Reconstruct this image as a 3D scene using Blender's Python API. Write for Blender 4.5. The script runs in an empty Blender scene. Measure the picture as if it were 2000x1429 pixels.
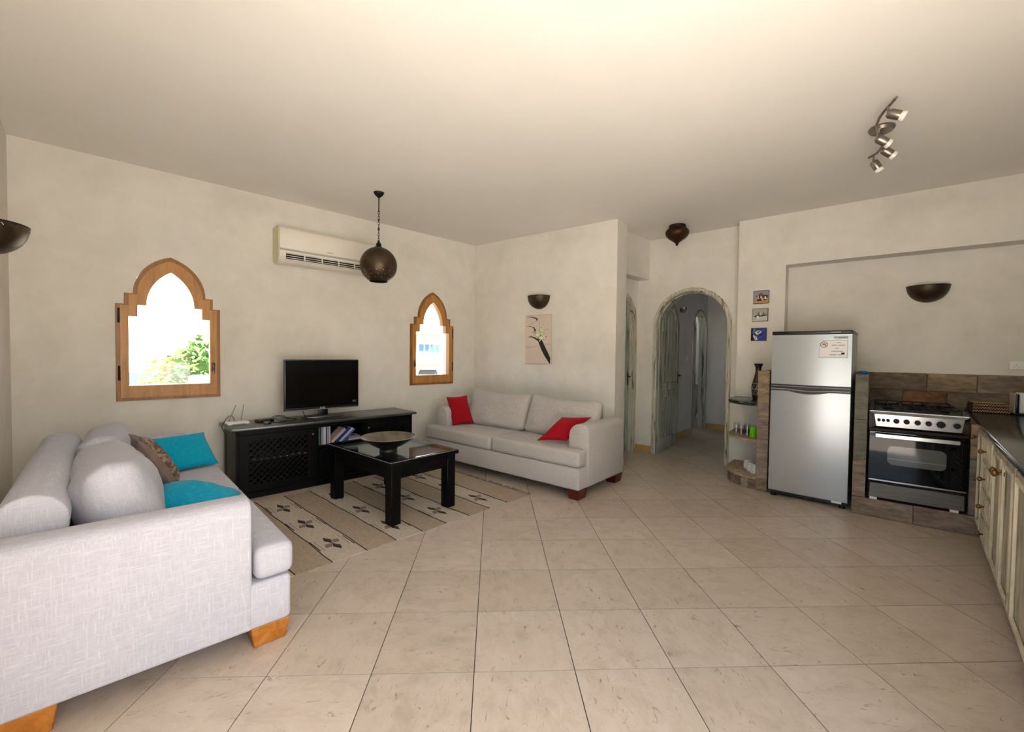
import bpy, bmesh, math, random
from mathutils import Vector, Matrix, noise
from mathutils.geometry import tessellate_polygon
random.seed(7)
V = Vector
S = bpy.context.scene
COL = S.collection
R = math.radians

# ---------------------------------------------------------------- camera
F_PX, YAW, PITCH, ROLL = 842.22, -0.043843, 0.0268914, 0.01209
T = 0.45                                  # floor tile size (m)
CAM = V((0, 0, 3.1318 * T))
def cam_axes():
    f = V((-math.sin(YAW), math.cos(YAW), 0)); r = V((math.cos(YAW), math.sin(YAW), 0)); u = V((0, 0, 1))
    f2 = f * math.cos(PITCH) - u * math.sin(PITCH); u2 = u * math.cos(PITCH) + f * math.sin(PITCH)
    r3 = r * math.cos(ROLL) + u2 * math.sin(ROLL); u3 = -r * math.sin(ROLL) + u2 * math.cos(ROLL)
    return r3, u3, f2
AR, AU, AF = cam_axes()
cd = bpy.data.cameras.new('camera'); co = bpy.data.objects.new('camera', cd); COL.objects.link(co)
cd.sensor_fit = 'HORIZONTAL'; cd.sensor_width = 36.0; cd.lens = 36.0 * F_PX / 2000.0; cd.clip_start = 0.02
cm = Matrix((AR, AU, -AF)).transposed().to_4x4(); cm.translation = CAM
co.matrix_world = cm
S.camera = co
def ray(px, py): return AR * ((px - 1000) / F_PX) - AU * ((py - 714.5) / F_PX) + AF
def atz(px, py, z=0.0):
    d = ray(px, py); return CAM + d * ((z - CAM.z) / d.z)
def onp(px, py, p, q):
    d = ray(px, py); n = V((-(q.y - p.y), q.x - p.x)); return CAM + d * ((n.x * p.x + n.y * p.y) / (n.x * d.x + n.y * d.y))

# ---------------------------------------------------------------- world, sun, exposure
SUN_AZ = V((0.80, -0.60, 0)).normalized()     # horizontal direction towards the sun (behind the camera, right)
SUN_EL = R(47)
w = bpy.data.worlds.new('sky_world'); S.world = w; w.use_nodes = True
nt = w.node_tree; bg = nt.nodes['Background']
sky = nt.nodes.new('ShaderNodeTexSky'); sky.sky_type = 'NISHITA'; sky.sun_disc = False
sky.sun_elevation = SUN_EL; sky.sun_rotation = math.atan2(SUN_AZ.x, SUN_AZ.y); sky.dust_density = 2.5; sky.air_density = 1.0
nt.links.new(sky.outputs[0], bg.inputs[0]); bg.inputs[1].default_value = 0.15
sl = bpy.data.lights.new('sun', 'SUN'); sl.energy = 8.5; sl.angle = R(0.6); sl.color = (1, .988, .972)
so = bpy.data.objects.new('sun', sl); COL.objects.link(so)
sdir = SUN_AZ * math.cos(SUN_EL) + V((0, 0, math.sin(SUN_EL)))
so.rotation_euler = sdir.to_track_quat('Z', 'Y').to_euler()
S.view_settings.view_transform = 'Standard'; S.view_settings.look = 'None'
S.view_settings.exposure = 2.37; S.view_settings.gamma = 1.0; S.view_settings.use_curve_mapping = False
S.cycles.max_bounces = 12; S.cycles.diffuse_bounces = 7; S.cycles.glossy_bounces = 4; S.cycles.transmission_bounces = 8
S.cycles.transparent_max_bounces = 12; S.cycles.caustics_reflective = False; S.cycles.caustics_refractive = False
S.cycles.sample_clamp_indirect = 6.0

# ---------------------------------------------------------------- materials
def lin(h):
    if isinstance(h, str):
        h = h.lstrip('#'); c = [int(h[i:i + 2], 16) / 255 for i in (0, 2, 4)]
    else: c = h
    return tuple((x / 12.92 if x <= .04045 else ((x + .055) / 1.055) ** 2.4) for x in c) + (1,)
def base_mat(name, rough=.5, metal=0.0, spec=None):
    m = bpy.data.materials.new(name); m.use_nodes = True
    b = m.node_tree.nodes['Principled BSDF']
    b.inputs['Roughness'].default_value = rough; b.inputs['Metallic'].default_value = metal
    if spec is not None: b.inputs['Specular IOR Level'].default_value = spec
    return m, m.node_tree, b
def noise_node(nt, scale, detail=6, rough=.55, stretch=(1, 1, 1), rnd=False, dist=0.0):
    tc = nt.nodes.new('ShaderNodeTexCoord'); mp = nt.nodes.new('ShaderNodeMapping'); mp.inputs['Scale'].default_value = stretch
    nt.links.new(tc.outputs['Object'], mp.inputs['Vector'])
    if rnd:
        oi = nt.nodes.new('ShaderNodeObjectInfo'); cx = nt.nodes.new('ShaderNodeCombineXYZ'); mu = nt.nodes.new('ShaderNodeMath'); mu.operation = 'MULTIPLY'; mu.inputs[1].default_value = 37.0
        nt.links.new(oi.outputs['Random'], mu.inputs[0])
        for i in range(3): nt.links.new(mu.outputs[0], cx.inputs[i])
        nt.links.new(cx.outputs[0], mp.inputs['Location'])
    n = nt.nodes.new('ShaderNodeTexNoise'); n.inputs['Scale'].default_value = scale; n.inputs['Detail'].default_value = detail
    n.inputs['Roughness'].default_value = rough; n.inputs['Distortion'].default_value = dist
    nt.links.new(mp.outputs[0], n.inputs['Vector'])
    return n
def ramp(nt, src, stops):
    r = nt.nodes.new('ShaderNodeValToRGB'); e = r.color_ramp.elements
    while len(e) < len(stops): e.new(.5)
    for i, (p, c) in enumerate(stops): e[i].position = p; e[i].color = c if len(c) == 4 else c + (1,)
    nt.links.new(src, r.inputs[0]); return r
def mixc(nt, a, b, fac, mode='MIX'):
    m = nt.nodes.new('ShaderNodeMix'); m.data_type = 'RGBA'; m.blend_type = mode
    if isinstance(fac, (int, float)): m.inputs[0].default_value = fac
    else: nt.links.new(fac, m.inputs[0])
    for k, x in ((6, a), (7, b)):
        if isinstance(x, tuple): m.inputs[k].default_value = x
        else: nt.links.new(x, m.inputs[k])
    return m.outputs[2]
def bump(nt, b, h, strength=.3, dist=.01):
    n = nt.nodes.new('ShaderNodeBump'); n.inputs['Strength'].default_value = strength; n.inputs['Distance'].default_value = dist
    nt.links.new(h, n.inputs['Height']); nt.links.new(n.outputs[0], b.inputs['Normal'])
def mat(name, c1, c2=None, scale=6, rough=.5, metal=0.0, stretch=(1, 1, 1), lo=.35, hi=.65, bmp=0.0, bscale=None, bdist=.004, spec=None, detail=6, rnd=False):
    m, nt, b = base_mat(name, rough, metal, spec)
    if c2 is None: b.inputs['Base Color'].default_value = lin(c1)
    else:
        n = noise_node(nt, scale, detail, stretch=stretch, rnd=rnd)
        r = ramp(nt, n.outputs[0], [(lo, lin(c1)), (hi, lin(c2))]); nt.links.new(r.outputs[0], b.inputs['Base Color'])
    if bmp:
        n2 = noise_node(nt, bscale or scale * 4, 4, stretch=stretch, rnd=rnd); bump(nt, b, n2.outputs[0], bmp, bdist)
    return m
MT = {}
def plaster(name, c1, c2, c3):
    m, nt, b = base_mat(name, .85, 0, .2)
    n1 = noise_node(nt, 1.1, 7, .6, dist=.4); n2 = noise_node(nt, 3.2, 8, .65)
    a = ramp(nt, n1.outputs[0], [(.34, lin(c1)), (.52, lin(c2)), (.7, lin(c3))])
    g = ramp(nt, n2.outputs[0], [(.32, (.86, .86, .865, 1)), (.66, (1.05, 1.05, 1.05, 1))])
    nt.links.new(mixc(nt, a.outputs[0], g.outputs[0], .55, 'MULTIPLY'), b.inputs['Base Color'])
    n3 = noise_node(nt, 14, 5, .6); bump(nt, b, n3.outputs[0], .18, .006)
    return m
MT['wall'] = plaster('limewash_plaster', '#d6d2c9', '#e0dcd4', '#dbd9d3')
MT['wall_hall'] = plaster('hall_plaster', '#d3d3d1', '#dedfdf', '#d6d8da')
MT['ceiling'] = mat('ceiling_paint', '#e4e1da', '#e9e6e0', .8, .9, bmp=.06, bscale=18, spec=.1)
def tile_mat():
    m, nt, b = base_mat('beige_marble_tile', .24, 0, .42)
    n1 = noise_node(nt, 7.5, 9, .7, dist=.5, rnd=True, stretch=(1, 1.5, 1)); n2 = noise_node(nt, 20, 6, .66, dist=1.2, rnd=True, stretch=(.7, 1.6, 1)); n3 = noise_node(nt, 1.2, 3, rnd=True)
    a = ramp(nt, n1.outputs[0], [(.28, lin('#a89a8b')), (.5, lin('#b9ac9d')), (.7, lin('#c1b5a7'))])
    v = ramp(nt, n2.outputs[0], [(.30, lin('#8f7e69')), (.39, (1, 1, 1, 1)), (.62, (1, 1, 1, 1)), (.70, (1.12, 1.1, 1.07, 1))])
    c = mixc(nt, a.outputs[0], v.outputs[0], .75, 'MULTIPLY')
    oi = nt.nodes.new('ShaderNodeObjectInfo'); t = ramp(nt, oi.outputs['Random'], [(0, (.9, .88, .85, 1)), (1, (1.04, 1.03, 1.03, 1))])
    nt.links.new(mixc(nt, c, t.outputs[0], .8, 'MULTIPLY'), b.inputs['Base Color'])
    r = ramp(nt, n3.outputs[0], [(.3, (.29, .29, .29, 1)), (.7, (.38, .38, .38, 1))]); nt.links.new(r.outputs[0], b.inputs['Roughness'])
    return m
MT['tile'] = tile_mat()
MT['grout'] = mat('dark_grout', '#3c342b', '#4a4137', 12, .9)
def linen(name, dark, mid, light, sc=1.0):
    m, nt, b = base_mat(name, .92, 0, .12)
    n1 = noise_node(nt, 1.0, 3, .6, (16 * sc, 16 * sc, 210 * sc)); n2 = noise_node(nt, 1.0, 3, .6, (190 * sc, 190 * sc, 18 * sc)); n3 = noise_node(nt, 4, 4)
    mx = nt.nodes.new('ShaderNodeMath'); mx.operation = 'MAXIMUM'; nt.links.new(n1.outputs[0], mx.inputs[0]); nt.links.new(n2.outputs[0], mx.inputs[1])
    a = ramp(nt, mx.outputs[0], [(.42, lin(dark)), (.60, lin(mid)), (.78, lin(light))])
    g = ramp(nt, n3.outputs[0], [(.3, (.95, .95, .96, 1)), (.7, (1.01, 1.01, 1.01, 1))])
    nt.links.new(mixc(nt, a.outputs[0], g.outputs[0], .7, 'MULTIPLY'), b.inputs['Base Color'])
    b.inputs['Sheen Weight'].default_value = .1
    bump(nt, b, mx.outputs[0], .12, .001)
    return m
MT['linen'] = linen('light_grey_linen', '#adacb4', '#b7b6be', '#c6c5cc')
MT['linen2'] = linen('warm_grey_linen', '#aea8a3', '#bab4af', '#c6c0bb', 1.6)
MT['cyan'] = linen('turquoise_cotton', '#0790ad', '#0a9fbf', '#1fb0cc', 2.0)
MT['cyan2'] = linen('teal_satin', '#0c86a4', '#1698b8', '#2fa9c6', 2.0)
MT['red'] = linen('red_cotton', '#8d0a17', '#9f101d', '#ae1a28', 2.0)
MT['taupe'] = mat('taupe_velvet', '#6f5d54', '#81706a', 9, .8, bmp=.2, bscale=60)
MT['taupe_band'] = mat('brown_brocade', '#5c4537', '#9a8370', 38, .7, lo=.45, hi=.6, bmp=.4, bscale=40)
MT['black_wood'] = mat('black_stained_wood', '#030303', '#070606', 7, .42, stretch=(1, 6, 6), spec=.16)
MT['black_gloss'] = mat('black_gloss_top', '#2c2f31', '#363a3c', 3, .29, spec=1.0)  # base lifted from black to grey, painting in the wall's reflection
MT['screen'] = mat('dark_screen', '#020203', None, rough=.12, spec=.4)
MT['black_plastic'] = mat('black_plastic', '#0b0b0c', None, rough=.35)
MT['white_plastic'] = mat('white_plastic', '#e7e7e4', '#dcdcd8', 3, .38)
MT['grey_plastic'] = mat('grey_plastic', '#8b8d90', None, rough=.45)
MT['ac_white'] = mat('ac_cream_plastic', '#e9e5db', '#e2ddd1', 2, .4)
MT['ac_yellow'] = mat('ac_yellowed_side', '#d8d0ad', '#cfc7a4', 2, .45)
MT['ac_grey'] = mat('ac_grey_strip', '#a9a79f', None, rough=.4)
def wood(name, c1, c2, c3, stretch=(1, 1, .12), rough=.42, scale=22):
    m, nt, b = base_mat(name, rough)
    n = noise_node(nt, scale, 6, .6, stretch, dist=.6)
    a = ramp(nt, n.outputs[0], [(.3, lin(c1)), (.5, lin(c2)), (.7, lin(c3))]); nt.links.new(a.outputs[0], b.inputs['Base Color'])
    bump(nt, b, n.outputs[0], .12, .003); return m
MT['oak'] = wood('honey_pine', '#a06c30', '#b47d3d', '#c28d4c')
MT['oak_dark'] = wood('honey_pine_edge', '#7c4f22', '#8d5d2b', '#9c6b35')
MT['leg_wood'] = wood('worn_orange_wood', '#925312', '#a5651b', '#b47a35', (.3, 1, 1), .5)
MT['leg_red'] = wood('mahogany_foot', '#3a0d08', '#4c140c', '#5b1d12', (.3, 1, 1), .35)
def distressed(name, dark, mid, light, stretch=(1, 1, .1), sc=14, lo=.36):
    m, nt, b = base_mat(name, .7, 0, .3)
    n = noise_node(nt, sc, 8, .68, stretch, dist=.7, rnd=True); n2 = noise_node(nt, 2.4, 4, rnd=True)
    a = ramp(nt, n.outputs[0], [(lo, lin(dark)), (lo + .08, lin(mid)), (lo + .26, lin(light))])
    g = ramp(nt, n2.outputs[0], [(.3, (.78, .8, .78, 1)), (.7, (1.04, 1.04, 1.02, 1))])
    nt.links.new(mixc(nt, a.outputs[0], g.outputs[0], .8, 'MULTIPLY'), b.inputs['Base Color'])
    bump(nt, b, n.outputs[0], .5, .006); return m
MT['distressed'] = distressed('distressed_green_grey_paint', '#413b32', '#9a9f96', '#bcc1b8')
MT['distressed_frame'] = distressed('distressed_whitewash', '#5b4d3b', '#b9b3a2', '#dad6c8', sc=20, lo=.36)
MT['cabinet'] = distressed('distressed_cream_paint', '#5f5038', '#978e79', '#b7af9b', (1, 1, .14), 12, .33)
MT['cabinet_edge'] = distressed('cream_moulding', '#7d6a4a', '#b5ab92', '#d3ccb9', (1, 1, .2), 12, .3)
MT['brass'] = mat('antique_brass', '#6f5430', '#8a6d42', 14, .38, .9)
MT['bronze'] = mat('dark_bronze', '#3a2f23', '#544636', 6, .42, .75, bmp=.1, bscale=30)
MT['bronze_dark'] = mat('dark_copper', '#3b2417', '#4d3020', 6, .45, .7)
MT['bronze_edge'] = mat('blackened_bronze', '#1c1610', None, rough=.5, metal=.6)
MT['nickel'] = mat('brushed_nickel', '#8b8178', '#9c938a', 8, .3, .95)
MT['bulb'] = mat('lamp_glass', '#e9e6dc', None, rough=.15, spec=.6)
MT['silver'] = mat('silver_door_lacquer', '#a6aaae', '#acb0b4', 1.5, .22, .35, spec=.6)
MT['fridge_side'] = mat('fridge_grey_side', '#a3a5a8', None, rough=.4)
MT['steel'] = mat('stainless_steel', '#b9babb', '#a9aaab', 30, .2, 1.0, stretch=(1, 1, 12))
MT['steel_dull'] = mat('dull_steel', '#8e9092', '#7e8082', 24, .34, .9, stretch=(.2, 1, 3))
MT['oven_glass'] = mat('oven_black_glass', '#04070c', None, rough=.04, spec=.45)
MT['oven_window'] = mat('oven_grey_window', '#54585b', None, rough=.06, spec=.8)
MT['iron'] = mat('cast_iron', '#0a0a0b', None, rough=.5, spec=.25)
MT['paper'] = mat('white_paper', '#eceaea', None, rough=.6)
MT['ink'] = mat('grey_ink', '#77787c', None, rough=.7)
MT['ink_dark'] = mat('dark_ink', '#2a2426', None, rough=.7)
MT['ink_red'] = mat('pale_red_ink', '#d9a9a4', None, rough=.7)
MT['granite'] = mat('black_granite', '#17181a', '#2a2b2d', 60, .16, spec=.6)
MT['granite_edge'] = mat('granite_polished_edge', '#33342f', '#4a4a44', 30, .22)
def stone(name, cs, sc=3.0, bm=.9):
    m, nt, b = base_mat(name, .78, 0, .3)
    n = noise_node(nt, sc, 9, .64, (1, 1, 3.2), rnd=True, dist=.8); n2 = noise_node(nt, sc * 5, 6, .6, (1, 1, 2.4), rnd=True)
    a = ramp(nt, n.outputs[0], [(.3 + .16 * i, lin(c)) for i, c in enumerate(cs)])
    g = ramp(nt, n2.outputs[0], [(.32, (.55, .53, .5, 1)), (.66, (1.15, 1.12, 1.1, 1))])
    nt.links.new(mixc(nt, a.outputs[0], g.outputs[0], .8, 'MULTIPLY'), b.inputs['Base Color'])
    bump(nt, b, n.outputs[0], bm, .035); return m
MT['stone_brown'] = stone('brown_slate', ['#574c43', '#716457', '#877868'])
MT['stone_tan'] = stone('tan_slate', ['#766650', '#93816a', '#a89678'])
MT['stone_rust'] = stone('rust_slate', ['#684a33', '#876244', '#987759'])
MT['stone_grey'] = stone('green_grey_slate', ['#58594f', '#6c6d62', '#7b7a6c'], 2.0, .4)
MT['stone_mauve'] = stone('mauve_slate', ['#675a52', '#85776c', '#96887d'], 2.4, .5)
MT['shelf_stone'] = stone('shelf_sandstone', ['#94836b', '#a89880', '#b3a48c'], 5, .15)
MT['baseboard'] = mat('ochre_baseboard_tile', '#b28f55', '#c4a469', 5, .35)
MT['rug_tan'] = mat('rug_tan_wool', '#978874', '#a89984', 90, .95, stretch=(1, .3, 1), bmp=.4, bscale=220, bdist=.003)
MT['rug_cream'] = mat('rug_cream_wool', '#aca191', '#bbb1a1', 90, .95, stretch=(1, .3, 1), bmp=.4, bscale=220, bdist=.003)
MT['rug_dark'] = mat('rug_dark_wool', '#2c231d', '#3a2e26', 90, .95)
MT['rug_taupe'] = mat('rug_taupe_wool', '#75665a', '#85766a', 90, .95)
MT['canvas'] = mat('pale_pink_canvas', '#cdbcb0', '#d6c7bc', 2, .8, bmp=.1, bscale=200)
MT['canvas_edge'] = mat('canvas_edge', '#d9d0c3', None, rough=.8)
def flat(name, c, rough=.75): MT[name] = mat(name, c, None, rough=rough)
for nm_, c_ in dict(p_black='#1d1813', p_brown='#4a352a', p_line='#8d7b6d', p_green='#9aa469', p_leaf='#c7cf9c', p_white='#e3e3d0', p_dkgreen='#55603a', p_sky='#8c8ea0', p_sand='#b08a62', p_dark='#4a3228', p_cream='#d2b48e', p_rust='#8a4a35', p_grey='#a7a49a', p_grey2='#84827c', p_dgrey='#3f3e3c', p_lgrey='#c6c4bb', p_blue='#2c3f8f', p_blue2='#3d56a8', p_dblue='#1a1f45', p_teal='#3f8794', p_navy='#101528', p_skin='#e6ddd2', p_frame='#3b3430').items(): flat(nm_, c_)
MT['vase_brown'] = mat('vase_brown_glaze', '#2a120c', '#3c1a10', 8, .25)
MT['vase_black'] = mat('vase_black', '#0e0b0a', None, rough=.35)
MT['vase_white'] = mat('vase_white_line', '#d9d2c5', None, rough=.5)
MT['green'] = mat('lime_green_ceramic', '#5fae0c', '#6abb14', 4, .22)
MT['mug'] = mat('white_ceramic', '#dcdcda', None, rough=.25)
MT['porcelain'] = mat('toilet_porcelain', '#c9c4b4', None, rough=.2)
MT['blue_cloth'] = mat('bright_blue_cloth', '#0f7fc9', None, rough=.8)
MT['bowl_out'] = mat('bowl_black_metal', '#14120f', '#231f1a', 10, .35, .3)
MT['bowl_in'] = mat('bowl_aged_silver', '#4d483b', '#7d7562', 9, .3, .25, lo=.35, hi=.65)
MT['mat_brown'] = mat('woven_dark_brown', '#39211a', '#4b2c22', 40, .9)
MT['mat_cream'] = mat('woven_cream', '#d3b98e', None, rough=.9)
for nm_, c_ in dict(bk_white='#c9cbd6', bk_grey='#8c8fa0', bk_blue='#1f2f8c', bk_green='#4a6b55', bk_cream='#c9b9ac', bk_lblue='#3a63b0', bk_page='#d8d2c8', bk_lilac='#9a94b0', bk_dark='#20212c').items(): flat(nm_, c_, .6)
MT['terrace'] = mat('terrace_tile', '#d9d3c8', '#e0dbd2', 4, .6)
MT['sand'] = mat('sandy_ground', '#c9bea9', '#d6ccb9', 2, .95)
MT['ext_white'] = mat('white_render', '#e6e0d4', '#efe9df', 1.5, .9)
MT['ext_cream'] = mat('cream_render', '#dcd5c6', '#e4ded1', 1.5, .9)
MT['ext_orange'] = mat('orange_cornice', '#b07a4a', '#bd8856', 3, .9)
MT['ext_blue'] = mat('blue_shutter', '#2f5f86', None, rough=.5)
MT['ext_glass'] = mat('dark_window', '#39414c', None, rough=.1)
MT['leaf_green'] = mat('green_leaf', '#3f6a2a', '#5c8a3a', 6, .6, rnd=True)
MT['leaf_yellow'] = mat('yellow_leaf', '#8a8a26', '#b5a832', 6, .6, rnd=True)
MT['leaf_palm'] = mat('palm_leaf', '#5d7048', '#77895c', 6, .6)
MT['bark'] = mat('grey_bark', '#6a5f55', '#7c7065', 8, .9)
MT['dark_void'] = mat('dark_inner', '#0a0a0a', None, rough=.9)
def glass(name, rough=0.0, tint=(1, 1, 1, 1), clear=.9):
    m = bpy.data.materials.new(name); m.use_nodes = True; nt = m.node_tree; nt.nodes.clear()
    o = nt.nodes.new('ShaderNodeOutputMaterial'); t = nt.nodes.new('ShaderNodeBsdfTransparent'); g = nt.nodes.new('ShaderNodeBsdfGlossy'); mx = nt.nodes.new('ShaderNodeMixShader'); lw_ = nt.nodes.new('ShaderNodeLayerWeight'); lw_.inputs[0].default_value = .5; pw_ = nt.nodes.new('ShaderNodeMath'); pw_.operation = 'POWER'; pw_.inputs[1].default_value = 5.0
    fr = nt.nodes.new('ShaderNodeMath'); fr.operation = 'MULTIPLY_ADD'; fr.inputs[1].default_value = .96; fr.inputs[2].default_value = .04     # Schlick reflectance, the same on both faces of a thin pane
    nt.links.new(lw_.outputs['Facing'], pw_.inputs[0]); nt.links.new(pw_.outputs[0], fr.inputs[0]); t.inputs[0].default_value = tint; g.inputs['Roughness'].default_value = rough
    nt.links.new(fr.outputs[0], mx.inputs[0]); nt.links.new(t.outputs[0], mx.inputs[1]); nt.links.new(g.outputs[0], mx.inputs[2]); nt.links.new(mx.outputs[0], o.inputs[0])
    return m
MT['glass'] = glass('window_glass')
MT['table_glass'] = glass('table_glass', .02, (.82, .9, .92, 1))
MT['tumbler'] = glass('drinking_glass', .02, (.93, .95, .95, 1))

# ---------------------------------------------------------------- mesh helpers
class G:
    def __init__(s): s.v = []; s.f = []; s.m = []
    def add(s, vs, fs, mi=0, M=None):
        o = len(s.v)
        s.v += [tuple((M @ V(p)) if M is not None else p) for p in vs]
        s.f += [tuple(i + o for i in f) for f in fs]; s.m += [mi] * len(fs); return s
    def bm(s, b, mi=0, M=None):
        b.verts.ensure_lookup_table(); b.verts.index_update()
        s.add([tuple(v.co) for v in b.verts], [tuple(v.index for v in f.verts) for f in b.faces], mi, M); b.free(); return s
    def box(s, x0, x1, y0, y1, z0, z1, bev=0, seg=2, mi=0, M=None):
        b = bmesh.new(); bmesh.ops.create_cube(b, size=1.0)
        for v in b.verts: v.co = V(((x0 + x1) / 2 + v.co.x * (x1 - x0), (y0 + y1) / 2 + v.co.y * (y1 - y0), (z0 + z1) / 2 + v.co.z * (z1 - z0)))
        if bev: bmesh.ops.bevel(b, geom=b.edges[:], offset=bev, segments=seg, profile=.5, affect='EDGES')
        return s.bm(b, mi, M)
    def prism(s, poly, a0, a1, axis='z', bev=0, seg=2, mi=0, M=None, holes=()):
        # poly: 2-D loop; extruded from a0 to a1 along the axis. axis z: (x,y); axis y: (x,z); axis x: (y,z)
        def P(p, a): return {'z': (p[0], p[1], a), 'y': (p[0], a, p[1]), 'x': (a, p[0], p[1])}[axis]
        if not holes and bev:
            b = bmesh.new(); lo = [b.verts.new(P(p, a0)) for p in poly]; hi = [b.verts.new(P(p, a1)) for p in poly]
            b.faces.new(lo[::-1]); b.faces.new(hi); n = len(poly)
            for i in range(n): b.faces.new((lo[i], lo[(i + 1) % n], hi[(i + 1) % n], hi[i]))
            bmesh.ops.recalc_face_normals(b, faces=b.faces[:])
            bmesh.ops.bevel(b, geom=b.edges[:], offset=bev, segments=seg, profile=.5, affect='EDGES', clamp_overlap=True)
            return s.bm(b, mi, M)
        loops = [list(poly)] + [list(h) for h in holes]
        tri = tessellate_polygon([[V((p[0], p[1], 0)) for p in l] for l in loops])
        flatp = [p for l in loops for p in l]; n = len(flatp)
        vs = [P(p, a0) for p in flatp] + [P(p, a1) for p in flatp]; fs = []
        if not holes: fs = [tuple(range(n))[::-1], tuple(range(n, 2 * n))]
        else:
            for t in tri: fs += [tuple(t), tuple(i + n for i in t[::-1])]
        o = 0
        for l in loops:
            k = len(l)
            for i in range(k): j = (i + 1) % k; fs.append((o + i, o + j, o + j + n, o + i + n))
            o += k
        b = bmesh.new(); bv = [b.verts.new(p) for p in vs]
        for f in fs:
            try: b.faces.new([bv[i] for i in f])
            except ValueError: pass
        bmesh.ops.recalc_face_normals(b, faces=b.faces[:])
        return s.bm(b, mi, M)
    def lathe(s, prof, seg=24, ang=2 * math.pi, a0=0.0, mi=0, M=None, cap=False):
        full = abs(ang - 2 * math.pi) < 1e-6; n = seg if full else seg + 1
        vs = []; fs = []
        for i in range(n):
            a = a0 + ang * i / seg
            for r, z in prof: vs.append((r * math.cos(a), r * math.sin(a), z))
        k = len(prof)
        for i in range(seg):
            j = (i + 1) % n
            for q in range(k - 1): fs.append((i * k + q, j * k + q, j * k + q + 1, i * k + q + 1))
        b = bmesh.new(); bv = [b.verts.new(p) for p in vs]
        for f in fs:
            try: b.faces.new([bv[x] for x in f])
            except ValueError: pass
        bmesh.ops.remove_doubles(b, verts=b.verts[:], dist=1e-5)
        bmesh.ops.recalc_face_normals(b, faces=b.faces[:])
        return s.bm(b, mi, M)
    def cyl(s, p, q, r, r2=None, seg=14, mi=0, M=None):
        p = V(p); q = V(q); d = q - p; L = d.length; r2 = r if r2 is None else r2
        mm = Matrix.Translation(p) @ d.to_track_quat('Z', 'Y').to_matrix().to_4x4()
        return s.lathe([(0, 0), (r, 0), (r2, L), (0, L)], seg, mi=mi, M=(M @ mm) if M is not None else mm)
    def tube(s, pts, r, seg=8, mi=0, M=None):
        pts = [V(p) for p in pts]; vs = []; fs = []; n = len(pts); up = V((0.13, .21, .97))
        for i, p in enumerate(pts):
            t = (pts[min(i + 1, n - 1)] - pts[max(i - 1, 0)]).normalized(); a = t.cross(up)
            if a.length < 1e-4: a = t.cross(V((1, 0, 0)))
            a.normalize(); b = t.cross(a)
            rr = r[i] if isinstance(r, (list, tuple)) else r
            for k in range(seg):
                th = 2 * math.pi * k / seg; vs.append(tuple(p + a * (rr * math.cos(th)) + b * (rr * math.sin(th))))
        for i in range(n - 1):
            for k in range(seg): fs.append((i * seg + k, i * seg + (k + 1) % seg, (i + 1) * seg + (k + 1) % seg, (i + 1) * seg + k))
        fs.append(tuple(range(seg))[::-1]); fs.append(tuple((n - 1) * seg + k for k in range(seg)))
        return s.add(vs, fs, mi, M)
    def sphere(s, c, r, seg=20, mi=0, sc=(1, 1, 1)):
        n = seg // 2; prof = [(max(0, r * math.sin(math.pi * i / n)), -r * math.cos(math.pi * i / n)) for i in range(n + 1)]
        return s.lathe(prof, seg, mi=mi, M=Matrix.Translation(V(c)) @ Matrix.Diagonal((sc[0], sc[1], sc[2], 1)))
def obj(name, g, mats, parent=None, loc=None, rz=0.0, smooth=38, rot=None):
    me = bpy.data.meshes.new(name); me.from_pydata(g.v, [], g.f); me.validate()
    mats = mats if isinstance(mats, (list, tuple)) else [mats]
    for m in mats: me.materials.append(MT[m])
    if len(mats) > 1 and len(me.polygons) == len(g.m): me.polygons.foreach_set('material_index', g.m)
    if smooth: me.polygons.foreach_set('use_smooth', [True] * len(me.polygons)); me.set_sharp_from_angle(angle=R(smooth))
    me.update()
    return objm(name, me, parent, loc, rz, rot)
def objm(name, me, parent=None, loc=None, rz=0.0, rot=None):
    o = bpy.data.objects.new(name, me); COL.objects.link(o)
    if parent is not None: o.parent = parent
    if loc is not None: o.location = loc
    o.rotation_euler = rot if rot is not None else (0, 0, rz)
    return o
def tag(o, label, cat, group=None, kind=None):
    o['label'] = label; o['category'] = cat
    if group: o['group'] = group
    if kind: o['kind'] = kind
    return o
def thing(name, label, cat, loc=(0, 0, 0), rz=0.0, group=None, kind=None, rot=None):
    o = bpy.data.objects.new(name, None); COL.objects.link(o); o.empty_display_size = .1
    o.location = loc; o.rotation_euler = rot if rot is not None else (0, 0, rz)
    return tag(o, label, cat, group, kind)
def copy_tree(o, parent=None):
    c = o.copy(); COL.objects.link(c); c.parent = parent
    for ch in list(o.children): copy_tree(ch, c)
    return c
def text_mesh(txt, size, extrude=.0005):
    cu = bpy.data.curves.new('txt', 'FONT'); cu.body = txt; cu.size = size; cu.extrude = extrude; cu.align_x = 'CENTER'; cu.align_y = 'CENTER'
    o = bpy.data.objects.new('txt', cu); COL.objects.link(o); dg = bpy.context.evaluated_depsgraph_get(); dg.update()
    me = bpy.data.meshes.new_from_object(o.evaluated_get(dg)); bpy.data.objects.remove(o); bpy.data.curves.remove(cu); return me
def arc(cx, cy, r, a0, a1, n): return [(cx + r * math.cos(R(a0 + (a1 - a0) * i / n)), cy + r * math.sin(R(a0 + (a1 - a0) * i / n))) for i in range(n + 1)]

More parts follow.
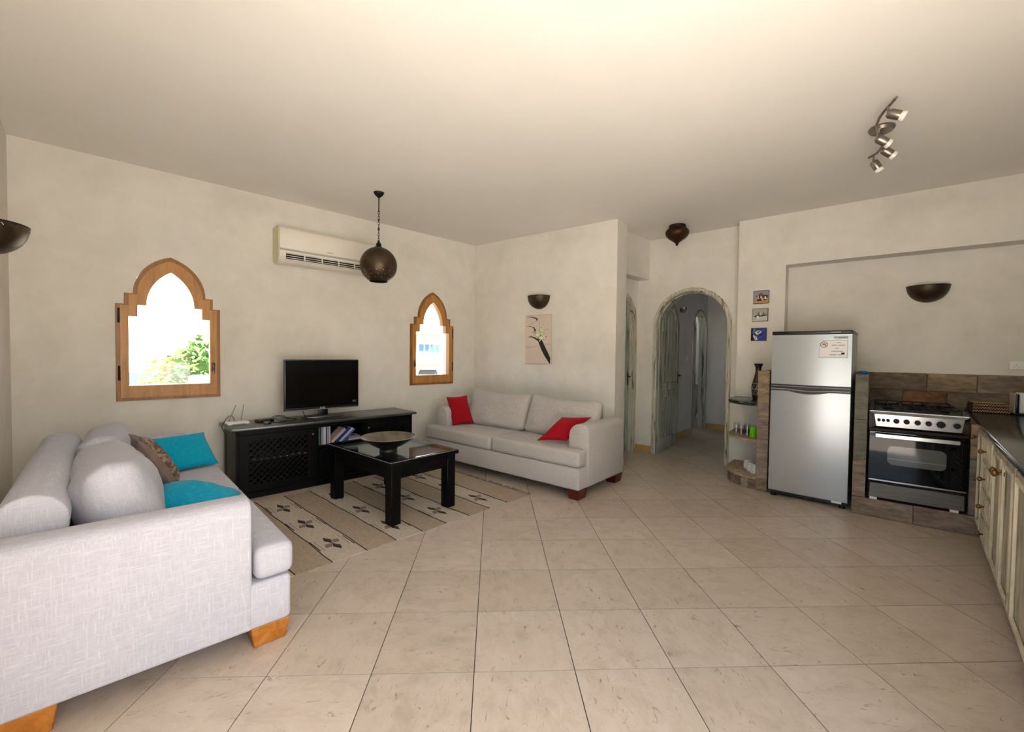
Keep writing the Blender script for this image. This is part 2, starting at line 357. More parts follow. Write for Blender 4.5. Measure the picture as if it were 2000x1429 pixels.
# ---------------------------------------------------------------- plan of the rooms
H = 3.08
A = atz(12, 262, H).xy.to_3d(); B = atz(928, 480, H).xy.to_3d(); C = atz(1207, 427, H).xy.to_3d()
K0 = atz(1445, 432.5, H).xy.to_3d(); K1 = atz(2000, 338, H).xy.to_3d()
u1 = (B - A).normalized(); u2 = (C - B).normalized(); k = (K1 - K0).normalized()
def left(v): return V((-v.y, v.x, 0))
AW1 = math.atan2(u1.y, u1.x); AW2 = math.atan2(u2.y, u2.x); AK = math.atan2(k.y, k.x)
def W1(s, d, z=0): return A + u1 * s - left(u1) * d + V((0, 0, z))      # s along the wall, d into the room
def W2(s, d, z=0): return B + u2 * s - left(u2) * d + V((0, 0, z))
def KW(s, d, z=0): return K0 + k * s - left(k) * d + V((0, 0, z))
P0 = atz(1925, 1051, 0); cx_ = (atz(1997, 1245, 0) - P0).normalized(); cy_ = left(cx_); AC = math.atan2(cx_.y, cx_.x)
def CB(x, y, z=0): return P0 + cx_ * x + cy_ * y + V((0, 0, z))         # x along the cabinets towards the camera, y into the wall
def isect(p, d, q, e):
    den = d.x * e.y - d.y * e.x; t = ((q.x - p.x) * e.y - (q.y - p.y) * e.x) / den; return p + d * t
CABD = 0.60
SWd = -left(u1)                                             # left wall runs from A in this direction
SC = isect(A, SWd, CB(0, CABD), cx_)                        # corner behind the camera
KE = isect(K0, k, CB(0, CABD), cx_)                         # kitchen corner
LW1 = (B - A).length; LW2 = (C - B).length; LK = (KE - K0).length; LSW = (SC - A).length; LSE = (SC - KE).length

def wallobj(name, p0, p1, z0, z1, th, holes=(), m='wall', label='', ext0=0, ext1=0, outline=None):
    d = (p1 - p0); L = d.length; g = G()
    poly = outline or [(-ext0, z0), (L + ext1, z0), (L + ext1, z1), (-ext0, z1)]
    g.prism(poly, 0, th, 'y', holes=holes)
    o = obj(name, g, m, loc=p0, rz=math.atan2(d.y, d.x), smooth=0)
    return tag(o, label, 'wall', kind='structure')
# --- window outline (stepped ogee)
def win_poly(c, z0, hw, zs, st, rise1, rise2, arch, n=10):
    # hw half width; zs first step height; st step inset; arch rise
    a = hw - 2 * st; zb = zs + rise1; r = (a * a + arch * arch) / (2 * a); cxr = a - r
    zz = zb + rise2
    th = math.degrees(math.asin(min(1, arch / r)))
    right = arc(cxr, zz, r, 0, th, n); leftp = [(-x, z) for x, z in right[::-1]][1:]
    pts = [(-hw, z0), (hw, z0), (hw, zs), (hw - st, zs), (hw - st, zb), (a, zb)] + right + leftp + [(-a, zb), (-(hw - st), zb), (-(hw - st), zs), (-hw, zs)]
    return [(c + x, z) for x, z in pts]
wins = [(1.006, .945, .392, 1.822), (3.955, .965, .365, 1.815)]
def opening(i, off=0.0):
    c, z0, hw, zs = wins[i]
    return win_poly(c, z0 + off, hw - off, zs - off * .4, .06 - off * .05, .10, .0, .365 - off * .9)
wallobj('wall_northwest', A, B, -.02, H, .26, [opening(0), opening(1)], label='cream limewashed plaster wall with two arched windows and air conditioner', ext0=.0, ext1=.26)
wallobj('wall_northeast', B, C, -.02, H, .30, label='cream plaster wall behind the sofa with red cushions', ext0=.0)
# kitchen wall: front layer with a niche, back layer behind it
g = G(); NX, NZ, ND = .50, 2.488, .22
g.prism([(0, -.02), (NX, -.02), (NX, NZ), (LK + .3, NZ), (LK + .3, H), (0, H)], 0, ND, 'y')
g.box(0, LK + .3, ND, .44, -.02, H)
WK = tag(obj('wall_kitchen', g, 'wall', loc=K0, rz=AK, smooth=0), 'cream plaster kitchen wall with a shallow recessed niche above the stove', 'wall', kind='structure')
# arch wall
a1 = atz(1345, 457.5, H).xy.to_3d(); a2 = atz(1443.7, 441, H).xy.to_3d(); ua = (a2 - a1).normalized(); AA = math.atan2(ua.y, ua.x)
RC = onp(1246, 600, a1, a2).xy.to_3d(); HC = onp(1270, 475, a1, a2).xy.to_3d()
AL = onp(1272, 890, a1, a2).xy.to_3d(); ARt = onp(1428, 700, a1, a2).xy.to_3d()
LA = (a2 - RC).length + .06
acx = ((AL - RC).length + (ARt - RC).length) / 2; ar_out = (ARt - AL).length / 2; ar_in = ar_out - .07; asz = 2.35 - ar_out
def arch_loop(c, r, zs, z0=0.0, n=20): return [(c - r, z0), (c + r, z0)] + arc(c, zs, r, 0, 180, n)
wallobj('wall_arch', RC, RC + ua * LA, -.02, H, .18, [arch_loop(acx, ar_out - .012, asz, -.019)], label='cream plaster wall with the arched doorway to the hall', ext0=.3, ext1=.1)
# vestibule side wall: recess + header
p_s = RC - u1 * .95
sd_c, sd_r, sd_z = .95 - .07 - .42, .42, 1.90
wallobj('wall_vestibule', p_s, RC, -.02, 2.60, .2, [arch_loop(sd_c, sd_r - .012, sd_z, -.019)], label='side wall of the entry recess holding a second arched door', ext0=.0, ext1=.05)
g = G(); g.box(-.90, 0, 0, .34, 2.517, H)
tag(obj('wall_header', g, 'wall', loc=HC, rz=AW1, smooth=0), 'plaster header beam above the recessed side door', 'wall', kind='structure')
# hall beyond the arch
hA = V((2.43, 6.31, 0)); hdir = V((math.cos(R(46.6)), math.sin(R(46.6)), 0)); hN = left(hdir)
hB = atz(1348, 846).xy.to_3d(); tA = hB; hE = atz(1382, 836).xy.to_3d()
hA = hB - hdir * 1.86; hE = hB + hdir * .84
wallobj('wall_hall_left', hA, hE, -.02, 2.75, .12, [arch_loop(1.86 + .40, .385, 1.90, -.019)], 'wall_hall', 'bluish white hall wall beyond the arch with a bathroom doorway', ext1=1.45)
hx = V((hdir.y, -hdir.x, 0)); hR = a2 + ua * .06 + hdir * .18
hEr = isect(hE, hx, hR, hdir)
wallobj('wall_hall_end', hE, hEr + hx * .1, -.02, 2.75, .12, m='wall_hall', label='grey white end wall of the hall beyond the arch', ext0=.1)
hL = (hR - hEr).length
wallobj('wall_hall_right', hEr, hR, -.02, 2.75, .12, m='wall_hall', label='right hand hall wall beside the arch', ext1=.02)
# bathroom behind the hall doorway
bA = hB + hN * .12 - hdir * .5; bB = bA + hN * 1.5; bD = hE + hN * .12 + hdir * 1.35; bC = bD + hN * 1.5
wallobj('wall_bath_left', bA, bB, -.02, 2.75, .1, m='wall_hall', label='grey left wall of the bathroom beyond the hall')
wallobj('wall_bath_back', bB, bC, -.02, 2.75, .1, [[(.08, 1.3), (.6, 1.3), (.6, 2.1), (.08, 2.1)]], m='wall_hall', label='grey back wall of the bathroom beyond the hall')  # unseen window hole added so that daylight brightens the hall
wallobj('wall_bath_right', bC, bD, -.02, 2.75, .1, m='wall_hall', label='grey right wall of the bathroom behind the toilet')
# wall with balcony doors behind / left of the camera, and cabinet wall with a wide opening
sw0, sw1 = .25, 2.05
wallobj('wall_southwest', SC, A, -.02, H, .25, [[(sw0, -.019), (sw1, -.019), (sw1, 2.35), (sw0, 2.35)]], label='cream plaster wall behind the near sofa with a terrace door', ext0=.25, ext1=.26)
se0, se1 = LSE - 2.05, LSE - .2
wallobj('wall_southeast', KE, SC, -.02, H, .25, [[(se0, -.019), (se1, -.019), (se1, 2.45), (se0, 2.45)]], label='cream plaster wall behind the kitchen cabinets with a terrace opening', ext0=.25)
# ceiling
g = G(); o_ = .24
pts = [A + (-u1 + left(u1)) * o_, B + left(u1) * o_ + left(u2) * o_, V((2.2, 8.6, 0)), V((4.2, 10.9, 0)), V((6.2, 8.2, 0)), KE + (k + left(k)) * .28, SC + (cx_ + cy_) * .2]
g.prism([(p.x, p.y) for p in pts], H, H + .2, 'z')
tag(obj('ceiling', g, 'ceiling', smooth=0), 'plain off-white plaster ceiling', 'ceiling', kind='structure')
g = G(); g.prism([(p.x, p.y) for p in (hA + hN * 2, hE + hN * 2 + hdir * .5, hEr + hdir * .5, hR + hx * .3, RC + ua * .2 + left(ua) * .19)], 2.72, 2.8, 'z')
tag(obj('ceiling_hall', g, 'wall_hall', smooth=0), 'lower white ceiling of the hall beyond the arch', 'ceiling', kind='structure')
# floor: slab + tiles laid on the diagonal
g = G(); g.prism([(p.x, p.y) for p in pts], -.12, -.004, 'z')
FL = tag(obj('floor', g, 'grout', smooth=0), 'beige marble tile floor laid on the diagonal with dark joints', 'floor', kind='structure')
def inside(p, poly):
    c = False; n = len(poly)
    for i in range(n):
        a, b = poly[i], poly[(i + 1) % n]
        if (a.y > p.y) != (b.y > p.y) and p.x < (b.x - a.x) * (p.y - a.y) / (b.y - a.y) + a.x: c = not c
    return c
room = [A, B, C, C + left(u2) * .3, RC - u1 * .8, RC, K0, KE, SC]
hall = [RC, hA, hE, hEr, hR, K0]; bath = [bA, bB, bC, bD]
tg = G(); tg.box(-T / 2 + .0021, T / 2 - .0021, -T / 2 + .0021, T / 2 - .0021, -.008, 0.0)
tme = None; OX, OY = -.15395 * T, 7.1775 * T
for i in range(-12, 16):
    for j in range(-4, 26):
        x0 = OX + i * T; y0 = OY - 7 * T + j * T
        cs = [V((x0 + T * a, y0 + T * b, 0)) for a in (.02, .5, .98) for b in (.02, .5, .98)]
        if any(inside(c, room) or inside(c, hall) or inside(c, bath) for c in cs):
            if tme is None: t0 = obj('tile', tg, 'tile', FL, (x0 + T / 2, y0 + T / 2, 0), smooth=0); tme = t0.data
            else: objm('tile', tme, FL, (x0 + T / 2, y0 + T / 2, 0), rz=random.choice((0, math.pi / 2, math.pi, -math.pi / 2)))
# baseboards
def baseb(name, p0, p1, label, h=.10):
    L = (p1 - p0).length; g = G(); n = max(1, round(L / .45))
    root = obj(name, G().box(0, L, -.006, .004, 0, h - .002), 'baseboard', loc=p0, rz=math.atan2((p1 - p0).y, (p1 - p0).x), smooth=0)
    tag(root, label, 'baseboard', kind='structure')
    me = None
    for i in range(n):
        if me is None: q = obj('baseboard_tile', G().box(.002, L / n - .002, -.013, 0, 0.0, h, .003, 1), 'baseboard', root, (i * L / n, 0, 0)); me = q.data
        else: objm('baseboard_tile', me, root, (i * L / n, 0, 0))
baseb('baseboard_northwest', W1(0, 0), W1(LW1, 0), 'ochre tile baseboard along the window wall')
baseb('baseboard_northeast', W2(0, 0), W2(LW2 + .012, 0), 'ochre tile baseboard behind the sofa with red cushions')
baseb('baseboard_corner', C - left(u2) * .012, C + left(u2) * .30, 'ochre tile baseboard on the end of the sofa wall')
baseb('baseboard_arch', RC, RC + ua * (acx - ar_out - .002), 'ochre tile baseboard left of the arched doorway')
baseb('baseboard_hall', hA + hdir * .5, hB - hdir * .02, 'ochre tile baseboard on the bluish hall wall')
baseb('baseboard_hall_end', hE, hEr, 'ochre tile baseboard across the end of the hall')

# ---------------------------------------------------------------- windows
for i in (0, 1):
    c, z0, hw, zs = wins[i]
    root = thing('window_%d' % (i + 1), ['wide pine framed arched window with stepped shoulders beside the near sofa', 'narrower pine framed arched window beside the corner sofa'][i], 'window', W1(0, 0), AW1, kind='structure')
    out = opening(i, .0015); mid = opening(i, .035); inn0 = opening(i, .030)
    glz = win_poly(c, z0 + .137, hw - .088, zs - .108, .062 if i == 0 else .058, .105, .0, .325)
    obj('frame', G().prism(out, -.012, .07, 'y', holes=[mid]), 'oak_dark', root, smooth=30)
    obj('sash', G().prism(inn0, -.022, .05, 'y', holes=[glz]), 'oak', root, smooth=30)
    gl2 = win_poly(c, z0 + .13, hw - .081, zs - .101, .062 if i == 0 else .058, .105, .0, .33)
    obj('pane', G().prism(gl2, .012, .018, 'y'), 'glass', root, smooth=0)
    sx = -1 if i == 0 else 1
    for hz in (zs - .16, z0 + .2):
        g = G(); x = c + sx * (hw - .022); g.cyl((x, -.022, hz), (x, -.022, hz + .11), .008); g.sphere((x, -.022, hz + .113), .009, 10); g.sphere((x, -.022, hz - .003), .009, 10)
        obj('hinge', g, 'bronze_edge', root)
    x = c - sx * (hw - .062); zh = z0 + .30
    h = obj('handle', G().box(x - .014, x + .014, -.032, -.021, zh - .045, zh + .045, .006), 'bronze', root)
    obj('lever', G().tube([(x, -.034, zh + .02), (x + .004, -.05, zh + .01), (x + .002, -.052, zh - .03), (x - .002, -.046, zh - .065)], .006), 'nickel', h)
    # outer sill
    obj('sill', G().box(c - hw + .01, c + hw - .01, .08, .255, z0 + .004, z0 + .02, .003, 1), 'ext_white', root)

# ---------------------------------------------------------------- arched doors
def arch_frame(name, parent, c, r_out, r_in, zs, y0, y1, m):
    loop = arch_loop(c, r_out, zs, 0.0); hole = arch_loop(c, r_in, zs, 0.0)
    poly = [(c - r_out, 0)] + [(x, z) for x, z in arc(c, zs, r_out, 180, 0, 24)] + [(c + r_out, 0), (c + r_in, 0)] + arc(c, zs, r_in, 0, 180, 24) + [(c - r_in, 0)]
    g = G().prism(poly, y0, y1, 'y'); return obj(name, g, m, parent, smooth=30)
D1 = thing('door_1', 'distressed whitewashed arched door standing open to the hall', 'door', RC, AA, kind='structure')
fr = arch_frame('frame', D1, acx, ar_out, ar_in + .018, asz, -.022, .20, 'distressed_frame')
arch_frame('frame_moulding', fr, acx, ar_out - .012, ar_in + .034, asz, -.034, -.02, 'distressed_frame')
arch_frame('inner_lining', D1, acx, ar_in + .02, ar_in, asz, .05, .20, 'distressed')
lw = .885; lr = lw / 2
hinge = atz(1286.5, 886.6).xy.to_3d(); ldir = (atz(1325, 867.7) - hinge).xy.to_3d().normalized()
hl = Matrix.Rotation(-AA, 3, 'Z') @ (hinge + left(ldir) * .02 - RC)
def door_leaf(parent, loc, rz, m, lw, zs, knob=True, name='leaf'):
    lr = lw / 2; leaf = obj(name, G().prism(arch_loop(lr, lr, zs, .012), .012, .034, 'y'), m, parent, loc, rz, smooth=30)
    # stiles, rails
    st = .085
    poly = [(0, .012)] + arc(lr, zs, lr, 180, 0, 24) + [(lw, .012), (lw - st, .012)] + arc(lr, zs, lr - st, 0, 180, 24) + [(st, .012)]
    obj('stile_frame', G().prism(poly, 0, .044, 'y'), m, leaf, smooth=30)
    obj('bottom_rail', G().box(st, lw - st, 0, .044, .012, .20, .004, 1), m, leaf)
    obj('middle_rail', G().box(st, lw - st, 0, .044, .80, .90, .004, 1), m, leaf)
    obj('carved_rail', G().box(st, lw - st, -.006, .05, .90, 1.02, .012, 2), m, leaf)
    n = 5; wpl = (lw - 2 * st) / n
    for i in range(n):
        x0 = st + i * wpl
        obj('plank', G().box(x0 + .003, x0 + wpl - .003, .004, .042, .20, .80, .004, 1), m, leaf)
        xm = x0 + wpl / 2; top = zs + math.sqrt(max(.01, (lr - st) ** 2 - max(abs(x0 - lr), abs(x0 + wpl - lr)) ** 2)) - .004
        obj('plank', G().box(x0 + .003, x0 + wpl - .003, .004, .042, 1.02, top, .004, 1), m, leaf)
    # inner curved moulding of the upper panel
    pl = [(st + .03, zs - .05)] + arc(lr, zs, lr - st - .03, 180, 0, 20) + [(lw - st - .03, zs - .05), (lw - st - .055, zs - .05)] + arc(lr, zs, lr - st - .055, 0, 180, 20) + [(st + .055, zs - .05)]
    obj('moulding', G().prism(pl, -.004, .048, 'y'), m, leaf, smooth=30)
    if knob:
        for sy in (-1, 1):
            y = 0 if sy < 0 else .044
            g = G(); g.box(lw - .055, lw - .03, y - .004 if sy < 0 else y, y if sy < 0 else y + .004, .98, 1.16, .001, 1)
            g.tube([(lw - .042, y + sy * .002, 1.11), (lw - .042, y + sy * .045, 1.11), (lw - .06, y + sy * .052, 1.108), (lw - .14, y + sy * .052, 1.10)], .008)
            obj('door_handle', g, 'bronze_edge', leaf)
    return leaf
door_leaf(D1, hl, math.atan2(ldir.y, ldir.x) - AA, 'distressed', lw, asz - .01)
for hz in (.35, 1.7): obj('hinge', G().cyl((acx - ar_in - .002, .19, hz), (acx - ar_in - .002, .19, hz + .1), .009), 'bronze_edge', D1)
D2 = thing('door_2', 'closed distressed arched door in the recess behind the sofa wall', 'door', p_s, AW1, kind='structure')
arch_frame('frame', D2, sd_c, sd_r, sd_r - .06, sd_z, -.03, .12, 'distressed_frame')
door_leaf(D2, (sd_c - sd_r + .055, .05, 0), 0, 'distressed', 2 * sd_r - .11, sd_z)
D3 = thing('door_3', 'dark arched bathroom door frame at the far end of the hall', 'door', hA, math.atan2(hdir.y, hdir.x), kind='structure')
arch_frame('frame', D3, 1.86 + .40, .40, .365, 1.90, -.02, .125, 'distressed')
door_leaf(D3, (1.86 + .72, .16, 0), R(27), 'distressed', .64, 1.88, False)
# balcony door frames behind the camera
for nm, p, ang, x0, x1, zt, lab in (('door_4', SC, math.atan2((A - SC).y, (A - SC).x), sw0, sw1, 2.35, 'white framed open terrace door beside the near sofa'), ('door_5', KE, AC, se0, se1, 2.45, 'white framed open terrace doorway past the kitchen cabinets')):
    d = thing(nm, lab, 'door', p, ang, kind='structure')
    f = G(); f.box(x0, x0 + .06, .08, .16, 0, zt); f.box(x1 - .06, x1, .08, .16, 0, zt); f.box(x0, x1, .08, .16, zt - .06, zt)
    obj('frame', f, 'white_plastic', d, smooth=0)

# ---------------------------------------------------------------- sofas
def blob(sx, sy, sz, bev, seg=5, wr=0.0, seed=0, n=10, puff=(0, 0, 0)):
    b = bmesh.new(); bmesh.ops.create_cube(b, size=1.0)
    for v in b.verts: v.co = V((v.co.x * sx, v.co.y * sy, v.co.z * sz))
    bmesh.ops.bevel(b, geom=b.edges[:], offset=bev, segments=seg, profile=.5, affect='EDGES', clamp_overlap=True)
    bmesh.ops.triangulate(b, faces=[f for f in b.faces if len(f.verts) > 4])
    return b
def cushion(sx, sy, sz, e=4.0, edge=.35, wr=.006, seed=0, n=16, puff=1.0, pinch=0.0, wf=5.0, sag=0.0):
    """soft cushion: width sx, height sy, thickness sz; edge = share of thickness kept at the rim; pinch pulls the sides in"""
    g = G(); vs = []; fs = []
    def half(sign):
        o = len(vs)
        for j in range(n + 1):
            for i in range(n + 1):
                a = -1 + 2 * i / n; c = -1 + 2 * j / n
                a = math.copysign(abs(a) ** .8, a); c = math.copysign(abs(c) ** .8, c)
                t = edge + (1 - edge) * ((1 - abs(a) ** e) * (1 - abs(c) ** e)) ** (.5 * puff)
                if edge < .05: t = max(t, .012)
                x = a * sx / 2 * (1 - pinch * (1 - a * a * 0) * (1 - c * c)) if False else a * sx / 2 * (1 - pinch * (1 - c * c) * abs(a))
                y = c * sy / 2 * (1 - pinch * (1 - a * a) * abs(c))
                # rounded corners for boxy cushions
                if edge > .05:
                    rr = max(0, abs(a) - .86) * max(0, abs(c) - .86) / (.14 * .14); x *= 1 - .05 * rr; y *= 1 - .05 * rr
                if sag: y -= sag * max(0, c) * (1 - (a - .15) ** 2) - .6 * sag * max(0, c) * max(0, -a - .6)
                z = sign * t * sz / 2
                nz = noise.noise(V((x * wf + seed, y * wf, sign * 3.1 + seed))) + .5 * noise.noise(V((x * wf * 2.3, y * wf * 2.3 + seed, sign)))
                z += wr * nz * (1 if t > edge + .02 or edge < .05 else .3)
                vs.append((x, y, z))
        for j in range(n):
            for i in range(n):
                q = [o + j * (n + 1) + i, o + j * (n + 1) + i + 1, o + (j + 1) * (n + 1) + i + 1, o + (j + 1) * (n + 1) + i]
                fs.append(tuple(q if sign > 0 else q[::-1]))
        return o
    o1 = half(1); o2 = half(-1)
    rim = [i for i in range(n)] + [j * (n + 1) + n for j in range(n)] + [n * (n + 1) + n - i for i in range(n)] + [(n - j) * (n + 1) for j in range(n)]
    L = len(rim)
    if edge >= .05:   # bulging gusset
        o3 = len(vs)
        for r_ in rim:
            p, q = V(vs[o1 + r_]), V(vs[o2 + r_]); m = (p + q) / 2; d = V((m.x / sx, m.y / sy, 0)); ax = abs(m.x) / (sx / 2); ay = abs(m.y) / (sy / 2)
            dd = V((math.copysign(1, m.x) if ax > .97 else 0, math.copysign(1, m.y) if ay > .97 else 0, 0))
            vs.append(tuple(m + dd * (sz * edge * .16)))
        for i in range(L):
            a, b_ = rim[i], rim[(i + 1) % L]; c_, d_ = o3 + i, o3 + (i + 1) % L
            fs.append((o1 + a, c_, d_, o1 + b_)); fs.append((c_, o2 + a, o2 + b_, d_))
    else:
        for i in range(L):
            a, b_ = rim[i], rim[(i + 1) % L]; fs.append((o1 + a, o2 + a, o2 + b_, o1 + b_))
    b = bmesh.new(); bv = [b.verts.new(p) for p in vs]
    for f in fs: b.faces.new([bv[i] for i in f])
    bmesh.ops.recalc_face_normals(b, faces=b.faces[:])
    return g.bm(b)
def sofa(name, label, loc, rz, L, D, fabric, legm, backs, seed):
    root = thing(name, label, 'sofa', loc, rz, 'pair of pale grey linen sofas')
    hx, hy = L / 2, D / 2; aw = .235; asb = .17
    obj('base', G().box(-hx + .004, hx - .004, -hy, hy - .004, .097, .315, .022, 3), fabric, root)
    for sx in (-1, 1):
        # arm: section with a big inner and a small outer roundover, carried from front to back
        x0, x1 = (-hx, -hx + aw) if sx < 0 else (hx - aw, hx)
        yf = -hy + asb; zt = .722
        sec = [(aw, .10), (aw, zt - .065)] + [(aw - .06 + .06 * math.cos(R(a)), zt - .065 + .06 * math.sin(R(a))) for a in (30, 60, 90)] + [(.13 - .13 * math.sin(R(a)), zt - .002 - .13 + .13 * math.cos(R(a))) for a in (0, 22, 45, 68, 90)] + [(0, .10)]
        sec = [((hx - aw + x) if sx > 0 else (-hx + aw - x), z) for x, z in sec]
        obj('arm', G().prism(sec, yf, hy, 'y', bev=.018, seg=3), fabric, root, smooth=50)
    # rolled back
    bw = .19; zt = .835; yb = hy - bw
    prof = [(yb + .02, .28), (yb - .0, .6), (yb - .015, zt - .12)] + [(yb + bw / 2 - (bw / 2 + .015) * math.cos(R(a)), zt - .115 + .115 * math.sin(R(a))) for a in range(15, 180, 15)] + [(hy, zt - .13), (hy, .28)]
    obj('backrest', G().prism(prof, -hx + aw + .004, hx - aw - .03, 'x', bev=.022, seg=3), fabric, root, smooth=50)
    # T-shaped seat cushions
    zc0, zc1 = .318, .478; yfr = -hy - .015
    for sx in (-1, 1):
        xi = .006 * sx; xa = (hx - aw - .006) * sx; xo = (hx - .004) * sx
        poly = [(xi, yfr), (xo, yfr), (xo, -hy + asb - .012), (xa, -hy + asb - .012), (xa, yb - .02), (xi, yb - .02)]
        if sx < 0: poly = poly[::-1]
        g = G().prism(poly, zc0, zc1, 'z', bev=.04, seg=4)
        obj('seat_cushion', g, fabric, root, smooth=60)
    cw = (L - 2 * aw) / 2 + .02
    for i, sx in enumerate((-1, 1)):
        bx, by, bz, tilt, yawc, hgt, th = backs[i]
        obj('back_cushion', cushion(cw, hgt, th, 2.6, .36, .016, seed + i * 9, 26, .95, 0.0, 6.0, .035), fabric, root, (bx, by, bz), rot=(R(90 - tilt), 0, R(yawc)), smooth=70)
    for sx in (-1, 1):
        for sy in (-1, 1):
            x = sx * (hx - .075); y = sy * (hy - .09)
            b = bmesh.new(); bmesh.ops.create_cube(b, size=1.0)
            for v in b.verts:
                f = .82 if v.co.z < 0 else 1.0
                v.co = V((x + v.co.x * .13 * f, y + v.co.y * .17 * f, .05 + v.co.z * .1))
            bmesh.ops.bevel(b, geom=b.edges[:], offset=.004, segments=1, affect='EDGES')
            obj('leg', G().bm(b), legm, root)
    return root
SL, SD = 2.32, .955
def corner(px_corner, rz, L, D, sx):       # centre of a sofa from its front floor corner
    m = Matrix.Rotation(rz, 3, 'Z'); return px_corner.xy.to_3d() - m @ V((sx * L / 2, -D / 2, 0))
rz1 = R(41.0 + 90); c1 = corner(atz(570, 1203, .1), rz1, SL, SD + .02, -1)
sofa('sofa', 'pale grey linen sofa with turquoise cushions and orange wooden feet', c1, rz1, SL, SD + .02, 'linen', 'leg_wood', [(-.405, .135, .67, 14, 2, .44, .34), (.52, .14, .66, 15, -2, .44, .30)], 3.0)
rz2 = R(-42.6); c2 = corner(atz(1130.6, 963, .085), rz2, SL, SD, 1)
sofa('sofa', 'grey linen sofa with red cushions and dark red feet in the corner', c2, rz2, SL, SD, 'linen2', 'leg_red', [(-.45, .15, .695, 22, 2, .48, .23), (.535, .16, .69, 22, -1, .47, .23)], 31.0)
def place(name, g, mats, p, rot, label, cat, group=None):
    return tag(obj(name, g, mats, loc=p, rot=rot, smooth=70), label, cat, group)
def insofa(c, rz, x, y, z): return c + Matrix.Rotation(rz, 3, 'Z') @ V((x, y, z))
# throw cushions: placed by their width and height directions in the frame of the sofa they lie on
def axes_rot(c, rz, xa, ya):
    xa = V(xa).normalized(); ya = V(ya); ya = (ya - xa * ya.dot(xa)).normalized(); za = xa.cross(ya)
    return (Matrix.Rotation(rz, 3, 'Z') @ Matrix((xa, ya, za)).transposed()).to_euler()
place('throw_cushion', cushion(.40, .32, .13, 2.4, .0, .006, 4, 18, 1.0, .06), 'cyan', insofa(c1, rz1, .80, -.28, .61), axes_rot(c1, rz1, (.36, -.92, -.02), (.20, .12, .26)), 'flat turquoise cushion leaning at the far arm of the near sofa', 'cushion', 'turquoise cushions')
place('throw_cushion', cushion(.40, .31, .19, 2.2, .0, .014, 8, 20, 1.0, .07, 8.0), 'cyan2', insofa(c1, rz1, -.44, -.185, .556), axes_rot(c1, rz1, (-.20, -.45, -.12), (.8, -.3, .2)), 'crumpled turquoise cushion lying behind the near arm of the sofa', 'cushion', 'turquoise cushions')
tc = thing('throw_cushion', 'taupe velvet cushion with a brown patterned border', 'cushion', insofa(c1, rz1, .36, -.05, .665), 0, rot=axes_rot(c1, rz1, (1, .10, 0), (0, .5, .9)))
obj('cover', cushion(.42, .38, .15, 2.4, .0, .006, 12, 18, 1.0, .05), 'taupe', tc, smooth=70)
obj('patterned_border', cushion(.15, .36, .105, 2.4, .0, .004, 15, 12, .7, .0), 'taupe_band', tc, (-.105, 0, .030), smooth=70)
place('throw_cushion', cushion(.29, .42, .14, 2.4, .0, .006, 21, 18, 1.0, .06), 'red', insofa(c2, rz2, -.912, -.10, .662), axes_rot(c2, rz2, (.40, .90, .05), (-.56, .10, .82)), 'red cushion standing at the left arm of the corner sofa', 'cushion', 'red cushions')
slump = cushion(.32, .27, .12, 2.4, .0, .008, 25, 18, 1.0, .06); slump.v = [(x + y * .95, y, z + .05 * (y / .135) ** 2 * (-1 if y > 0 else .3)) for x, y, z in slump.v]
place('throw_cushion', slump, 'red', insofa(c2, rz2, .80, -.20, .632), axes_rot(c2, rz2, (.24, .105, .015), (.18, .175, .235)), 'red cushion slumped over the right arm of the corner sofa', 'cushion', 'red cushions')

# ---------------------------------------------------------------- rug
ra = atz(575, 1125); rb = atz(1033, 967); re = (rb - ra).normalized(); rl = 2.228; rw = 1.64; rgap = .55
RUG = thing('rug', 'flat woven beige striped rug with geometric motifs under the coffee table', 'rug', ra.xy.to_3d(), math.atan2(re.y, re.x))
bands = [-rgap, -.25, .0, .241, .492, .728, .959, 1.187, 1.432, 1.685, 1.914, 2.228]
for i in range(len(bands) - 1):
    cream = (i % 2 == 1)
    obj('band', G().box(bands[i], bands[i + 1], 0, rw, .001, .0065), 'rug_cream' if cream else 'rug_tan', RUG, smooth=0)
    if i: obj('stripe', G().tube([(bands[i] + .004 * math.sin(j * 1.7 + i), j * rw / 12, .0062) for j in range(13)], .0045, 5), 'rug_dark', RUG)
mg = G()
def quad(g, pts, mi): g.prism(pts, .0066, .0074, 'z', mi=mi)
dm = lambda cx, cy, a, b, sk: [(cx - a, cy + sk), (cx, cy - b), (cx + a, cy - sk), (cx, cy + b)]
# bow-tie of four lozenges, dark along the band, taupe across, with strokes either side
quad(mg, [(0, 0), (-.028, .055), (-.012, .105), (.018, .05)], 0); quad(mg, [(0, 0), (.028, -.055), (.012, -.105), (-.018, -.05)], 0)
quad(mg, [(0, 0), (.022, .045), (.062, .04), (.045, -.006)], 1); quad(mg, [(0, 0), (-.022, -.045), (-.062, -.04), (-.045, .006)], 1)
for sx in (-1, 1):
    quad(mg, [(sx * .098, -.02 - sx * .02 - .055), (sx * .105, -.02 - sx * .02 - .055), (sx * .105, -.0 - sx * .02 + .075), (sx * .098, -.0 - sx * .02 + .075)], 0)
    quad(mg, [(sx * .078, -.07), (sx * .082, -.07), (sx * .082, .09), (sx * .078, .09)], 1)
mg.v = [(x * 1.12, y * 1.3, z) for x, y, z in mg.v]
mo = None
for bi in (3, 5, 7, 9, 1):
    xc = (bands[bi] + bands[bi + 1]) / 2
    for yc in (.29, .785, 1.29):
        if mo is None: mo = obj('motif', mg, ['rug_dark', 'rug_taupe'], RUG, (xc, yc, 0), smooth=0)
        else: objm('motif', mo.data, RUG, (xc, yc, 0), rz=random.uniform(-.04, .04))
fme = None
